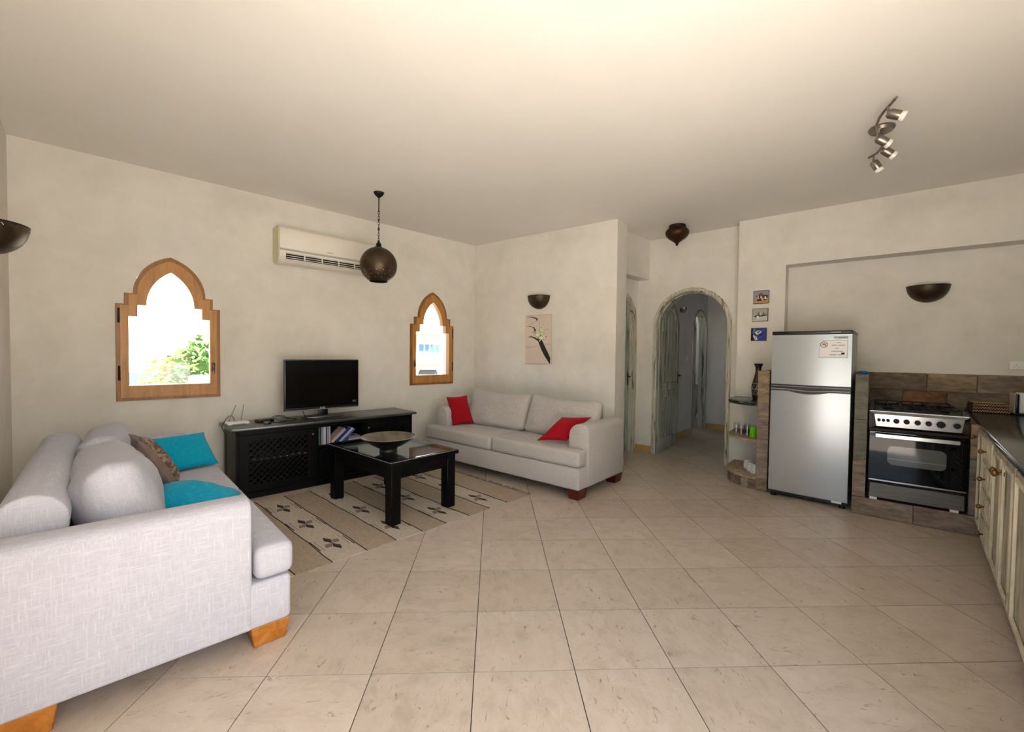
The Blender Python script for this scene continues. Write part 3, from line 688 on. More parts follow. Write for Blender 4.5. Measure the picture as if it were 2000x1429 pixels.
for i in range(46):
    y = .02 + i * (rw - .04) / 45
    g = G().tube([(0, 0, .004), (.03, random.uniform(-.006, .006), .004), (.06 + random.uniform(-.01, .015), random.uniform(-.014, .014), .003)], [.008, .007, .004], 5)
    obj('fringe', g, 'rug_taupe', RUG, (rl - .004, y, 0))

# ---------------------------------------------------------------- coffee table + bowl
zt = .53; ta = atz(763, 905, zt); tb = atz(898, 877.6, zt); tl = atz(635, 866.7, zt)
tux = (tb - ta).xy.to_3d(); tuy = (tl - ta).xy.to_3d(); TX = tux.length; TY = tuy.length; arz = math.atan2(tux.y, tux.x)
arz = (arz + math.atan2(-tuy.x, tuy.y)) / 2
TB = thing('coffee_table', 'black wooden coffee table with a glass inset top', 'table', ta.xy.to_3d(), arz)
fw = .055; gz = .0065
fr_ = G(); fr_.box(0, TX, 0, fw, zt - .035, zt, .003, 1); fr_.box(0, TX, TY - fw, TY, zt - .035, zt, .003, 1); fr_.box(0, fw, fw, TY - fw, zt - .035, zt, .003, 1); fr_.box(TX - fw, TX, fw, TY - fw, zt - .035, zt, .003, 1)
obj('top_frame', fr_, 'black_wood', TB)
obj('glass_top', G().box(.012, TX - .012, .012, TY - .012, zt + .0, zt + .005, .001, 1), 'table_glass', TB)
obj('top_panel', G().box(fw - .01, TX - fw + .01, fw - .01, TY - fw + .01, zt - .034, zt - .016), 'black_gloss', TB, smooth=0)
for (xa_, xb_, ya_, yb_) in ((0, TX, -.0008, .002), (-.0008, .002, 0, TY), (TX - .002, TX + .0008, 0, TY), (0, TX, TY - .002, TY + .0008)): obj('worn_edge_highlight', G().box(xa_, xb_, ya_, yb_, zt - .002, zt + .001), 'grey_plastic', TB, smooth=0)  # pale strips: worn table edge plus the glass edge highlight painted as colour
lgw = .092; ins = .022
for x in (ins, TX - ins - lgw):
    for y in (ins, TY - ins - lgw): obj('leg', G().box(x, x + lgw, y, y + lgw, .0072, zt - .034, .004, 1), 'black_wood', TB)
ap = .115
for (x0, x1, y0, y1) in ((ins + lgw, TX - ins - lgw, ins + .012, ins + .04), (ins + lgw, TX - ins - lgw, TY - ins - .04, TY - ins - .012), (ins + .012, ins + .04, ins + lgw, TY - ins - lgw), (TX - ins - .04, TX - ins - .012, ins + lgw, TY - ins - lgw)):
    obj('apron', G().box(x0, x1, y0, y1, zt - .034 - ap, zt - .034), 'black_wood', TB, smooth=0)
bc = (atz(706, 853, .662) + atz(811, 853, .662)) / 2; br = (atz(706, 853, .662) - atz(811, 853, .662)).length / 2
bz = zt + .005
BW = thing('bowl', 'wide shallow dark bowl with an aged silver interior on the coffee table', 'bowl', V((bc.x, bc.y, bz)))
obj('shell', G().lathe([(0, 0), (.072, 0), (.08, .005), (.074, .022), (.08, .032), (.14, .062), (br * .84, .10), (br, .128), (br + .004, .132)], 40), 'bowl_out', BW)
obj('inner', G().lathe([(0, .038), (.07, .040), (.13, .068), (br * .83, .106), (br - .005, .131), (br + .004, .133)], 40), 'bowl_in', BW)
obj('rim', G().tube([((br + .001) * math.cos(R(a)), (br + .001) * math.sin(R(a)), .1325) for a in range(0, 361, 9)], .0035, 6), 'nickel', BW)
tag(obj('small_box', G().box(-.035, .035, -.022, .022, 0, .012, .004, 2), 'black_plastic', loc=V((bc.x - .03, bc.y - .05, bz + .043)), rz=.5), 'small black box lying in the shallow bowl', 'box')
tag(obj('card', G().box(-.04, .04, -.02, .02, 0, .006, .001, 1), 'bk_cream', loc=V((bc.x + .07, bc.y - .05, bz + .045)), rz=.6), 'small cream card lying in the shallow bowl', 'card')

# ---------------------------------------------------------------- TV stand and what is on it
zs_ = .69; s0, s1, dF, dB = 1.37, 3.325, .615, .075
TS = thing('tv_stand', 'long black wooden TV stand with lattice doors and an open shelf', 'cabinet', W1(s0, dB), AW1)
LX = s1 - s0; DP = dF - dB; yf = -DP                       # local: x along the wall, front at y = -DP
obj('top', G().box(0, LX, yf, 0, zs_ - .03, zs_, .008, 2), 'black_gloss', TS)
bo = .045; x0, x1, yF, yB = bo, LX - bo, yf + bo, -.02
body = G(); body.box(x0, x1, yB - .015, yB, .06, zs_ - .03); body.box(x0, x1, yF + .02, yB, .05, .08); 
dv = [x0, x0 + .74, x1 - .62, x1]
for xx in dv: body.box(max(x0, xx - .012), min(x1, xx + .012), yF + .02, yB, .06, zs_ - .03)
BD = obj('body', body, 'black_wood', TS, smooth=0)
obj('plinth', G().box(x0, x1, yF, yB, 0, .06, .004, 1), 'black_wood', TS)
SIDES = 1
for xx in (x0 - .004, x1 - .026):
    ps = G()
    ps.box(xx, xx + .03, yF, yF + .07, .06, zs_ - .03); ps.box(xx, xx + .03, yB - .07, yB, .06, zs_ - .03); ps.box(xx, xx + .03, yF + .07, yB - .07, .06, .13); ps.box(xx, xx + .03, yF + .07, yB - .07, zs_ - .12, zs_ - .03)
    obj('side_frame', ps, 'black_wood', TS, smooth=0)
obj('top_rail', G().box(x0, x1, yF, yF + .03, zs_ - .075, zs_ - .03), 'black_wood', TS, smooth=0)
obj('shelf', G().box(dv[1] + .012, dv[2] - .012, yF + .02, yB - .015, .395, .417), 'black_wood', TS, smooth=0)
dw = G(); dw.box(dv[1] + .015, dv[2] - .015, yF + .004, yF + .022, .075, .385); obj('lower_drawer', dw, 'black_wood', TS, smooth=0)
def lattice_door(xa, xb):
    za, zb = .075, zs_ - .08; rw_ = .085; f = G()
    f.box(xa, xa + rw_, yF, yF + .022, za, zb); f.box(xb - rw_, xb, yF, yF + .022, za, zb); f.box(xa + rw_, xb - rw_, yF, yF + .022, za, za + .06); f.box(xa + rw_, xb - rw_, yF, yF + .022, zb - .06, zb)
    dr = obj('lattice_door', f, 'black_wood', TS, smooth=0)
    ax, bx, az, bz_ = xa + rw_, xb - rw_, za + .06, zb - .06
    st = .058
    def clip(c, sl):                                     # diagonal strip x - sl*z = c inside the opening
        zz = [az, bz_]; pts = []
        zlo, zhi = az, bz_
        for lim in (ax, bx):
            zv = (lim - c) / sl
            if sl > 0:
                if lim == ax: zlo = max(zlo, zv)
                else: zhi = min(zhi, zv)
            else:
                if lim == ax: zhi = min(zhi, zv)
                else: zlo = max(zlo, zv)
        if zhi - zlo > .01: return (c + sl * zlo, zlo), (c + sl * zhi, zhi)
    for sl in (1, -1):
        cmin = (ax - bz_) if sl > 0 else (ax + az); cmax = (bx - az) if sl > 0 else (bx + bz_)
        c = cmin + st / 2
        while c < cmax:
            r_ = clip(c, sl)
            if r_:
                (xa_, z_a), (xb_, z_b) = r_; hw = .0125
                yy = yF + (.004 if sl > 0 else .011)
                obj('lattice_slat', G().prism([(xa_ - hw, z_a), (xa_ + hw, z_a), (xb_ + hw, z_b), (xb_ - hw, z_b)], yy, yy + .006, 'y'), 'black_wood', dr, smooth=0)
            c += st
    return dr
dr1 = lattice_door(dv[0] + .015, dv[1] - .015); obj('knob', G().sphere((dv[1] - .055, yF - .012, .555), .013, 12), 'nickel', dr1)
dr2 = lattice_door(dv[2] + .015, dv[3] - .015); obj('knob', G().sphere((dv[2] + .055, yF - .012, .555), .013, 12), 'nickel', dr2)
obj('inner_shelf', G().box(dv[0] + .012, dv[1] - .012, yF + .06, yB - .02, .34, .36), 'grey_plastic', BD, smooth=0)
def onW1(px, py, d): return onp(px, py, W1(0, d), W1(1, d))
def sW1(p): return (p - A).dot(u1)
# television
td = .335; tL = onW1(555, 702, td); tRr = onW1(700, 793, td); ts0, ts1 = sW1(tL), sW1(tRr); tz0, tz1 = tRr.z - .003, tL.z
TVW = ts1 - ts0; TV = thing('television', 'black flat screen television on the TV stand', 'television', W1((ts0 + ts1) / 2, td, zs_), AW1)
z0, z1 = tz0 - zs_, tz1 - zs_
obj('casing', G().box(-TVW / 2, TVW / 2, -.004, .035, z0, z1, .006, 2), 'black_plastic', TV)
obj('back_bulge', G().box(-TVW * .32, TVW * .32, .03, .075, z0 + .06, z1 - .1, .012, 2), 'black_plastic', TV)
obj('screen', G().box(-TVW / 2 + .012, TVW / 2 - .012, -.0065, -.003, z0 + .035, z1 - .012), 'screen', TV, smooth=0)
obj('bezel_strip', G().box(-TVW / 2 + .005, TVW / 2 - .005, -.006, 0, z0 + .004, z0 + .010), 'grey_plastic', TV, smooth=0)
lg = text_mesh('LG', .028); lg.materials.append(MT['white_plastic']); lo_ = objm('logo', lg, TV, (.0, -.0072, z0 + .020), rot=(R(90), 0, 0)); lo_['label'] = 'small white maker logo'
obj('logo_ring', G().lathe([(.006, 0), (.0085, 0), (.0085, .0006), (.006, .0006)], 16), 'white_plastic', TV, (-.032, -.0065, z0 + .020), rot=(R(90), 0, 0))
stk = G().box(TVW / 2 - .075, TVW / 2 - .03, -.0075, -.0062, z0 + .06, z0 + .085); obj('sticker', stk, 'p_dgrey', TV, smooth=0)
obj('neck', G().box(-.05, .05, .0, .03, .02, z0 + .03, .006, 2), 'black_plastic', TV)
obj('stand_base', G().prism([(x * .235, y * .11 + .01) for x, y in arc(0, 0, 1, 0, 360, 28)[:-1]], .001, .022, 'z', bev=.006, seg=2), 'black_gloss', TV)
# router with antennas, cable, black box
RT = thing('router', 'white wireless router with two raised antennas on the TV stand', 'router', W1(1.475, .33, zs_), AW1 + R(4))
obj('casing', G().box(-.095, .095, -.06, .06, 0, .03, .012, 3), 'white_plastic', RT)
obj('front_band', G().prism([(-.07, .002), (.07, .002), (.05, .016), (-.05, .016)], -.063, -.058, 'y'), 'grey_plastic', RT, smooth=0)
for x, dx in ((-.055, .065), (.05, .03)): obj('antenna', G().tube([(x, .055, .018), (x + .002, .062, .03), (x + dx, .07, .185)], [.006, .006, .0045], 8), 'grey_plastic', RT)
tag(obj('power_box', G().box(-.075, .075, -.05, .05, 0, .03, .006, 2), 'black_plastic', loc=W1(1.72, .31, zs_), rz=AW1 + .2), 'flat black set-top box on the TV stand beside the router', 'box')
tag(obj('power_adapter', G().box(-.03, .03, -.022, .022, 0, .028, .003, 2), 'black_plastic', loc=W1(1.70, .48, zs_), rz=AW1 - .1), 'black power adapter near the front edge of the TV stand', 'adapter')
def cable(name, pts, label, r=.0035):
    P = [V(p) for p in pts]; out = []
    for i in range(len(P) - 1):
        p0, p1, p2, p3 = P[max(i - 1, 0)], P[i], P[i + 1], P[min(i + 2, len(P) - 1)]
        for t in (0, .2, .4, .6, .8):
            out.append(.5 * ((2 * p1) + (-p0 + p2) * t + (2 * p0 - 5 * p1 + 4 * p2 - p3) * t * t + (-p0 + 3 * p1 - 3 * p2 + p3) * t ** 3))
    out.append(P[-1]); return tag(obj(name, G().tube(out, r, 6), 'black_plastic', smooth=60), label, 'cable')
z_ = zs_ + .004
cable('cable', [W1(1.77, .33, z_ + .022), W1(1.82, .30, z_ + .045), W1(1.90, .29, z_ + .04), W1(1.93, .36, z_ + .01), W1(1.86, .40, z_), W1(1.80, .36, z_ + .03), W1(1.88, .24, z_ + .03), W1(1.97, .25, z_), W1(2.025, .34, z_), W1(1.93, .43, z_), W1(1.80, .46, z_), W1(1.725, .475, z_ + .01)], 'looped black cable lying between the set-top box and the adapter')
cable('cable', [W1(1.47, .27, z_ + .018), W1(1.455, .20, z_ + .07), W1(1.41, .22, z_ + .05), W1(1.372, .26, z_ + .004), W1(1.355, .30, z_ - .015), W1(1.358, .34, z_ - .05), W1(1.38, .36, z_ - .09)], 'black cable arching from the router over the stand edge')
cable('cable', [W1(ts0 + .19, td - .02, tz0 + .01), W1(ts0 + .185, td + .02, zs_ + .06), W1(ts0 + .19, td + .10, zs_ + .006), W1(ts0 + .205, dF - .06, zs_ + .004), W1(ts0 + .212, dF - .012, zs_ + .004), W1(ts0 + .214, dF + .004, zs_ - .003), W1(ts0 + .215, dF + .005, zs_ - .02), W1(ts0 + .215, dF + .003, zs_ - .045)], 'black cable hanging from the television over the stand front')
# books on the open shelf
by0 = .418; sx0 = s0 + dv[1] + .028; yd = dF - bo - .05
bks = [(.012, .20, 'bk_green'), (.010, .195, 'bk_dark'), (.022, .205, 'bk_grey'), (.028, .205, 'bk_white'), (.008, .20, 'bk_dark'), (.022, .195, 'bk_lilac'), (.014, .20, 'bk_white')]
bl = ['thin green upright book', 'thin black upright book', 'grey upright book', 'thick white upright book', 'slim dark booklet between the upright books', 'lilac upright book', 'white upright book at the end of the upright row']
x = sx0
def book(th, hh, col, p, rot, label, dep=.15):
    o = thing('book', label, 'book', p, 0, 'books on the TV stand shelf', rot=rot)
    obj('cover', G().box(0, th, 0, dep, 0, .003).box(0, th, 0, dep, hh - .003, hh).box(0, .0025, 0, dep, 0, hh).box(th - .0025, th, 0, dep, 0, hh).box(0, th, 0, .003, 0, hh), col, o, smooth=0)
    obj('pages', G().box(.0025, th - .0025, .003, dep - .004, .004, hh - .004), 'bk_page', o, smooth=0)
    return o
for (th, hh, col), lab in zip(bks, bl):
    book(th, hh, col, W1(x, yd, by0), (0, 0, AW1), lab + ' on the TV stand shelf'); x += th + .0012
tb_ = [(.03, .20, 'bk_cream', 62, 'cream paperback leaning lowest on the TV stand shelf'), (.032, .205, 'bk_blue', 57, 'thick dark blue book leaning on the TV stand shelf'), (.024, .20, 'bk_white', 55, 'white paperback leaning beside the blue book'), (.02, .19, 'bk_lblue', 52, 'mid blue book leaning at the end of the shelf row')]
an = 48; ca, sa = math.cos(R(an)), math.sin(R(an)); low = x + .004 + tb_[0][0] * ca      # where the underside of each leaning book meets the shelf
for i, (th, hh, col, _a, lab) in enumerate(tb_):
    if i: low += th / ca + .0006
    book(th, hh, col, W1(low - th * ca, yd, by0 + th * sa + .0005), (0, R(an), AW1), lab)
fx = low + .0548 * math.tan(R(an)); fh = s0 + dv[2] - .013 - fx                       # flat pair: the last leaning book rests on its edge
book(.028, fh, 'bk_white', W1(fx, yd, by0 + .0285), (0, R(90), AW1), 'white book lying flat on the shelf beside the leaning books')
book(.026, fh - .004, 'bk_grey', W1(fx, yd, by0 + .0548), (0, R(90), AW1), 'grey book lying on top of the flat white book')

# ---------------------------------------------------------------- air conditioner
ac0, acL, acz0, acz1, acd = 1.885, 1.09, 2.362, 2.752, .205
AC_ = thing('air_conditioner', 'cream wall air conditioner with open louvre slot above the television', 'air conditioner', W1(ac0, 0, 0), AW1)
prof = [(0, acz0 + .04), (-.07, acz0), (-acd * .78, acz0 + .012), (-acd, acz0 + .075), (-acd, acz0 + .135), (-acd, acz1 - .03), (-acd + .03, acz1), (0, acz1)]
obj('casing', G().prism(prof, .012, acL - .012, 'x', bev=.006, seg=2), 'ac_white', AC_)
for x in (0, acL - .014): obj('side_cover', G().prism(prof, x, x + .014, 'x', bev=.004, seg=1), 'ac_yellow', AC_)
obj('front_panel', G().box(.012, acL - .012, -acd - .008, -acd + .002, acz0 + .150, acz1 - .035, .005, 2), 'ac_white', AC_)
obj('grey_strip', G().box(.012, acL - .012, -acd - .004, -acd + .002, acz0 + .128, acz0 + .146), 'ac_grey', AC_, smooth=0)
obj('outlet_slot', G().box(.075, acL - .075, -acd - .0025, -acd + .003, acz0 + .045, acz0 + .105), 'dark_void', AC_, smooth=0)
for q in range(3): obj('louvre', G().box(.078, acL - .078, -acd - .005, -acd - .001, acz0 + .052 + q * .022, acz0 + .058 + q * .022), 'ac_white', AC_, smooth=0)
for q in range(1, 5): x = .075 + q * (acL - .15) / 5; obj('louvre_post', G().box(x - .006, x + .006, -acd - .006, -acd - .001, acz0 + .045, acz0 + .105), 'ac_white', AC_, smooth=0)
obj('flap', G().box(.07, acL - .07, -acd - .012, -acd + .03, acz0 + .03, acz0 + .038, .002, 1), 'ac_white', AC_)
obj('emblem', G().box(.50, .57, -acd - .0095, -acd - .007, acz0 + .172, acz0 + .180), 'ac_grey', AC_, smooth=0)

# ---------------------------------------------------------------- pendant lamp
pc = atz(740, 376, H).xy.to_3d()
PL = thing('pendant_lamp', 'pierced dark bronze globe pendant lamp on a chain', 'lamp', V((pc.x, pc.y, H)))
obj('ceiling_rose', G().lathe([(0, -.055), (.012, -.055), (.02, -.045), (.04, -.028), (.052, -.008), (.055, 0), (0, 0)], 20), 'bronze_edge', PL)
obj('rod', G().cyl((0, 0, -.05), (0, 0, -.20), .006), 'bronze_edge', PL)
lk = None
for i in range(11):
    z = -.205 - i * .0285
    if lk is None: lk = obj('chain_link', G().tube([(.0085 * math.cos(R(a)), 0, .019 * math.sin(R(a))) for a in range(0, 361, 30)], .0028, 6), 'bronze', PL, (0, 0, z))
    else: objm('chain_link', lk.data, PL, (0, 0, z), rz=(i % 2) * math.pi / 2)
for z in (-.285, -.38): obj('chain_bead', G().sphere((0, 0, z), .012, 12), 'bronze', PL)
gz_, gr = 2.325 - H, .188
obj('finial', G().lathe([(0, gz_ + gr + .075), (.008, gz_ + gr + .072), (.012, gz_ + gr + .055), (.026, gz_ + gr + .035), (.03, gz_ + gr + .026), (.022, gz_ + gr + .018), (.034, gz_ + gr + .004), (.04, gz_ + gr - .006)], 20), 'bronze_edge', PL)
a_b = 152; gl_ = [(gr * math.sin(R(a)), gz_ + gr * math.cos(R(a))) for a in range(8, a_b + 1, 6)]
GLB = obj('globe', G().lathe(gl_ + [(gl_[-1][0] - .004, gl_[-1][1] + .002)] + [((gr - .004) * math.sin(R(a)), gz_ + (gr - .004) * math.cos(R(a))) for a in range(a_b, 7, -6)], 40), 'bronze', PL)
obj('rim', G().tube([(gl_[-1][0] * math.cos(R(a)), gl_[-1][0] * math.sin(R(a)), gl_[-1][1]) for a in range(0, 361, 12)], .005, 6), 'bronze_edge', PL)
pm = None
for ring, n_ in ((112, 16), (126, 14), (138, 12)):
    for i in range(n_):
        a = 2 * math.pi * (i + (ring % 3) * .33) / n_; r_ = gr + .0005; p = V((r_ * math.sin(R(ring)) * math.cos(a), r_ * math.sin(R(ring)) * math.sin(a), gz_ + r_ * math.cos(R(ring))))
        rot = (p - V((0, 0, gz_))).to_track_quat('Z', 'Y').to_euler()
        if pm is None: pm = obj('piercing', G().lathe([(0, .0008), (.0035, .0006), (.0038, 0)], 8), 'p_cream', GLB, p, rot=rot)
        else: objm('piercing', pm.data, GLB, p, rot=rot)

# ---------------------------------------------------------------- wall sconces (half bowls)
def sconce(p, ang, w, h, dep, label, mat_='bronze', etched=False):
    o = thing('wall_sconce', label, 'lamp', p, ang, 'half bowl wall lamps')
    pr = [(math.sin(R(a)), -math.cos(R(a))) for a in range(0, 91, 9)]
    Mx = Matrix.Diagonal((w / 2, dep, h, 1))
    obj('bowl', G().lathe([(max(r, 0.0), z) for r, z in pr] + [(r * .975, z * .975) for r, z in pr[::-1]], 24, math.pi, math.pi, M=Mx), mat_, o)
    obj('rim', G().tube([(w / 2 * math.cos(a), dep * math.sin(a), .001) for a in [math.pi + math.pi * i / 24 for i in range(25)]], .004, 6), 'bronze_edge', o)
    obj('lamp_holder', G().cyl((0, -dep * .45, -h * .6), (0, -dep * .45, -h * .25), .018), 'white_plastic', o)
    obj('bracket', G().box(-.03, .03, -dep * .5, -.001, -h * .62, -h * .55), 'bronze_edge', o, smooth=0)
    if etched:
        for kk in range(7):
            th = math.pi + math.pi * (.12 + .76 * kk / 6); pts_ = []
            for j in range(7):
                t2 = th - .16 + .05 * j; ph = R(86 - 2.5 * (1 + math.sin(j * 2.2)))
                pts_.append((w / 2 * math.sin(ph) * math.cos(t2) * 1.004, dep * math.sin(ph) * math.sin(t2) * 1.004, -h * math.cos(ph)))
            obj('etched_line', G().tube(pts_, .0014, 4), 'nickel', o)
    return o
sconce(W2(1.21, .003, 2.213), AW2, .335, .175, .165, 'bronze half bowl lamp above the tree picture')
sconce(KW(1.715, -ND + .003, 2.155), AK, .33, .165, .165, 'bronze half bowl lamp in the niche above the stove')
sconce(A + SWd * 1.10 + u1 * .003 + V((0, 0, 2.165)), math.atan2(left(u1).y, left(u1).x), .40, .185, .185, 'dark bronze half bowl lamp above the near sofa with etched rim', 'bronze', True)

# ---------------------------------------------------------------- hall ceiling lamp
hp = atz(1323, 440, H).xy.to_3d()
HL = thing('ceiling_lamp', 'onion shaped dark copper ceiling lamp before the arch', 'lamp', V((hp.x, hp.y, H)))
obj('collar', G().lathe([(0, 0), (.10, 0), (.105, -.02), (.098, -.038), (0, -.038)], 24), 'bronze_edge', HL)
obj('onion_bowl', G().lathe([(.092, -.03), (.118, -.045), (.142, -.075), (.145, -.105), (.128, -.14), (.095, -.172), (.055, -.20), (.03, -.218), (.016, -.236), (.02, -.243), (.008, -.258), (0, -.262)], 28), 'bronze_dark', HL)

# ---------------------------------------------------------------- spot light bar
sp = [atz(x, y, H - .075) for x, y in ((1751, 190), (1740, 203), (1728, 216), (1718, 229), (1712, 243), (1714, 256), (1720, 266), (1725, 275), (1723, 287), (1713, 299), (1697, 308))]
SPO = thing('spot_light_bar', 'nickel ceiling spotlight bar with four heads on an S curved rail', 'lamp', V((sp[4].x, sp[4].y, H)))
loc = lambda p: p - V((sp[4].x, sp[4].y, H))
obj('ceiling_plate', G().lathe([(0, 0), (.075, 0), (.078, -.012), (.066, -.03), (0, -.03)], 28), 'nickel', SPO, loc(atz(1722, 249, H - .0)).xy.to_3d())
obj('stem', G().cyl(loc(atz(1721, 252, H - .02)), loc(sp[5]), .011), 'nickel', SPO)
obj('rail', G().tube([loc(p) for p in sp], .0085, 10), 'nickel', SPO)
def spot(px, py, d, L=.066, r=.029, drop=.045):
    a = loc(atz(px, py, H - .075)); h = a + V((0, 0, -drop)); d = (AR * d[0] - V((0, 0, d[1])) - AF * d[2]).normalized()
    hd = obj('spot_head', G().cyl(a, h, .0065).tube([h - d * .004, h + d * .010, h + d * L], [r * .66, r, r], 18), 'nickel', SPO)
    obj('reflector_bulb', G().lathe([(r * .92, 0), (r * 1.02, .014), (r * 1.08, .024), (r * .9, .028), (r * .4, .014), (0, .02)], 18), 'bulb', hd, h + d * L, rot=d.to_track_quat('Z', 'Y').to_euler())
spot(1735, 207, (.75, .45, .45)); spot(1714, 257, (.85, .5, .1)); spot(1725, 280, (.85, .55, .1)); spot(1706, 304, (.55, .8, .05))

# ---------------------------------------------------------------- pictures
def decal(parent, name, pts, m, y=-.0): return obj(name, G().prism(pts, y - .0008, y, 'y'), m, parent, smooth=0)
pw, ph_ = .425, .672
PIC = thing('canvas_picture', 'pale canvas picture of a flowering branch and a dark trunk', 'picture', W2(1.215, .004, 1.286), 0, rot=(0, R(-1.2), AW2))
obj('canvas', G().box(-pw / 2, pw / 2, -.022, 0, 0, ph_, .002, 1), 'canvas', PIC)
fy = -.0222
def PP(x, y): return ((x - 262) / 405 * pw - pw / 2, ph_ - (y - 470) / 790 * ph_)   # from the picture's own proportions
def band(pts, ws):
    L_, R_ = [], []
    for i, (p, w_) in enumerate(zip(pts, ws)):
        a, b = pts[max(i - 1, 0)], pts[min(i + 1, len(pts) - 1)]; dx, dy = b[0] - a[0], b[1] - a[1]; l = math.hypot(dx, dy) or 1
        L_.append(PP(p[0] - dy / l * w_, p[1] + dx / l * w_)); R_.append(PP(p[0] + dy / l * w_, p[1] - dx / l * w_))
    return L_ + R_[::-1]
for nm, pts_, ws, m in (('trunk', [(455, 850), (500, 900), (540, 1000), (585, 1100), (625, 1180), (645, 1262)], [18, 32, 36, 36, 30, 4], 'p_black'),
    ('branch', [(300, 822), (360, 822), (410, 840), (460, 872)], [3, 7, 10, 16], 'p_black'), ('brush_curve', [(285, 488), (360, 496), (430, 520), (455, 540), (440, 568)], [2, 5, 11, 14, 3], 'p_brown'),
    ('brush_line', [(440, 570), (370, 605), (285, 642)], [2.5, 2, 1.5], 'p_line'), ('brush_curve', [(285, 642), (350, 652), (395, 668), (412, 700), (415, 738)], [2, 4, 8, 12, 14], 'p_brown'),
    ('brush_line', [(255, 995), (340, 992), (410, 982), (475, 970)], [3, 3, 2.5, 2], 'p_line'), ('brush_line', [(570, 945), (610, 945), (650, 952)], [3, 3, 3], 'p_line'),
    ('stem', [(492, 700), (490, 650), (484, 600), (478, 585)], [2, 2, 2, 5], 'p_line'), ('stem', [(560, 715), (600, 708), (628, 710)], [1.5, 2, 2], 'p_dkgreen')):
    decal(PIC, nm, band(pts_, ws), m, fy)
rnd = random.Random(5)
for i in range(34):
    cx, cy = rnd.gauss(500, 42), rnd.gauss(785, 42); L_ = rnd.uniform(14, 36); a = rnd.uniform(0, 6.28); dx, dy = math.cos(a), math.sin(a); w_ = L_ * rnd.uniform(.22, .42)
    decal(PIC, 'petal', [PP(cx - dx * L_, cy - dy * L_), PP(cx - dy * w_, cy + dx * w_), PP(cx + dx * L_, cy + dy * L_), PP(cx + dy * w_, cy - dx * w_)], rnd.choice(['p_leaf', 'p_green', 'p_white', 'p_dkgreen', 'p_leaf']), fy - .0002 * (1 + i % 4))
for cx, cy in ((500, 845), (520, 845), (455, 790), (400, 745), (425, 760)): decal(PIC, 'petal', [PP(cx + x * 22, cy + y * 20) for x, y in arc(0, 0, 1, 0, 360, 10)[:-1]], 'p_white' if cx > 440 else 'p_grey', fy - .0012)
decal(PIC, 'leaf', [PP(330, 812), PP(375, 800), PP(360, 836)], 'p_dkgreen', fy - .0004); decal(PIC, 'leaf', [PP(570, 838), PP(605, 815), PP(590, 842)], 'p_dkgreen', fy - .0004); decal(PIC, 'leaf', [PP(545, 850), PP(568, 880), PP(552, 872)], 'p_dkgreen', fy - .0004)
def small_pic(px0, py0, px1, py1, label, base, shapes):
    p, q = onp(px0, py0, K0, K1), onp(px1, py1, K0, K1); s_ = ((p + q) / 2 - K0).dot(k); wd = .165; ht = .155
    o = thing('small_picture', label, 'picture', KW(s_, .003, (p.z + q.z) / 2 - ht / 2), AK, 'small square canvas prints')
    obj('canvas', G().box(-wd / 2, wd / 2, -.018, 0, 0, ht, .0015, 1), 'p_frame', o)
    obj('print', G().box(-wd / 2 + .005, wd / 2 - .005, -.0188, -.0178, .005, ht - .005), base, o, smooth=0)
    for i, (nm, m, pts_) in enumerate(shapes): decal(o, nm, [(-wd / 2 + x * wd, ht - y * ht) for x, y in pts_], m, -.0189 - i * .00025)
small_pic(1472, 567, 1503, 594, 'square print of travellers with loaded camels on sand, top of three', 'p_sky', [
    ('sand', 'p_sand', [(.03, .72), (.97, .66), (.97, .97), (.03, .97)]), ('camel', 'p_dark', [(.12, .40), (.2, .36), (.3, .44), (.36, .26), (.5, .2), (.6, .28), (.62, .5), (.52, .62), (.3, .56)]),
    ('load', 'p_rust', [(.38, .22), (.52, .16), (.62, .3), (.5, .46), (.4, .4)]), ('rider', 'p_cream', [(.44, .44), (.54, .40), (.6, .74), (.5, .76)]), ('camel', 'p_dark', [(.58, .36), (.72, .34), (.9, .36), (.94, .5), (.84, .66), (.66, .6)]),
    ('figure', 'p_white', [(.72, .46), (.80, .46), (.86, .66), (.72, .68)]), ('shadow', 'p_dark', [(.24, .66), (.5, .6), (.56, .8), (.24, .82)]), ('figure', 'p_cream', [(.26, .4), (.33, .38), (.36, .6), (.28, .62)]), ('shadow', 'p_dark', [(.66, .68), (.88, .66), (.84, .74), (.64, .76)])])
small_pic(1470, 602, 1501, 628, 'grey square print of boats and sails, middle of three', 'p_grey', [
    ('water', 'p_lgrey', [(.03, .62), (.97, .58), (.97, .97), (.03, .97)]), ('boat', 'p_dgrey', [(.08, .62), (.3, .5), (.46, .52), (.94, .50), (.9, .58), (.5, .64), (.16, .68)]),
    ('sail', 'p_dgrey', [(.34, .52), (.42, .24), (.46, .52)]), ('sail', 'p_lgrey', [(.46, .54), (.5, .26), (.6, .52)]), ('sail', 'p_dgrey', [(.66, .5), (.72, .28), (.76, .5)]), ('sail', 'p_grey2', [(.76, .5), (.78, .32), (.84, .5)]), ('hull', 'p_white', [(.28, .6), (.4, .54), (.46, .78), (.3, .8)]), ('ripple', 'p_grey2', [(.06, .80), (.3, .79), (.3, .82), (.06, .83)])])
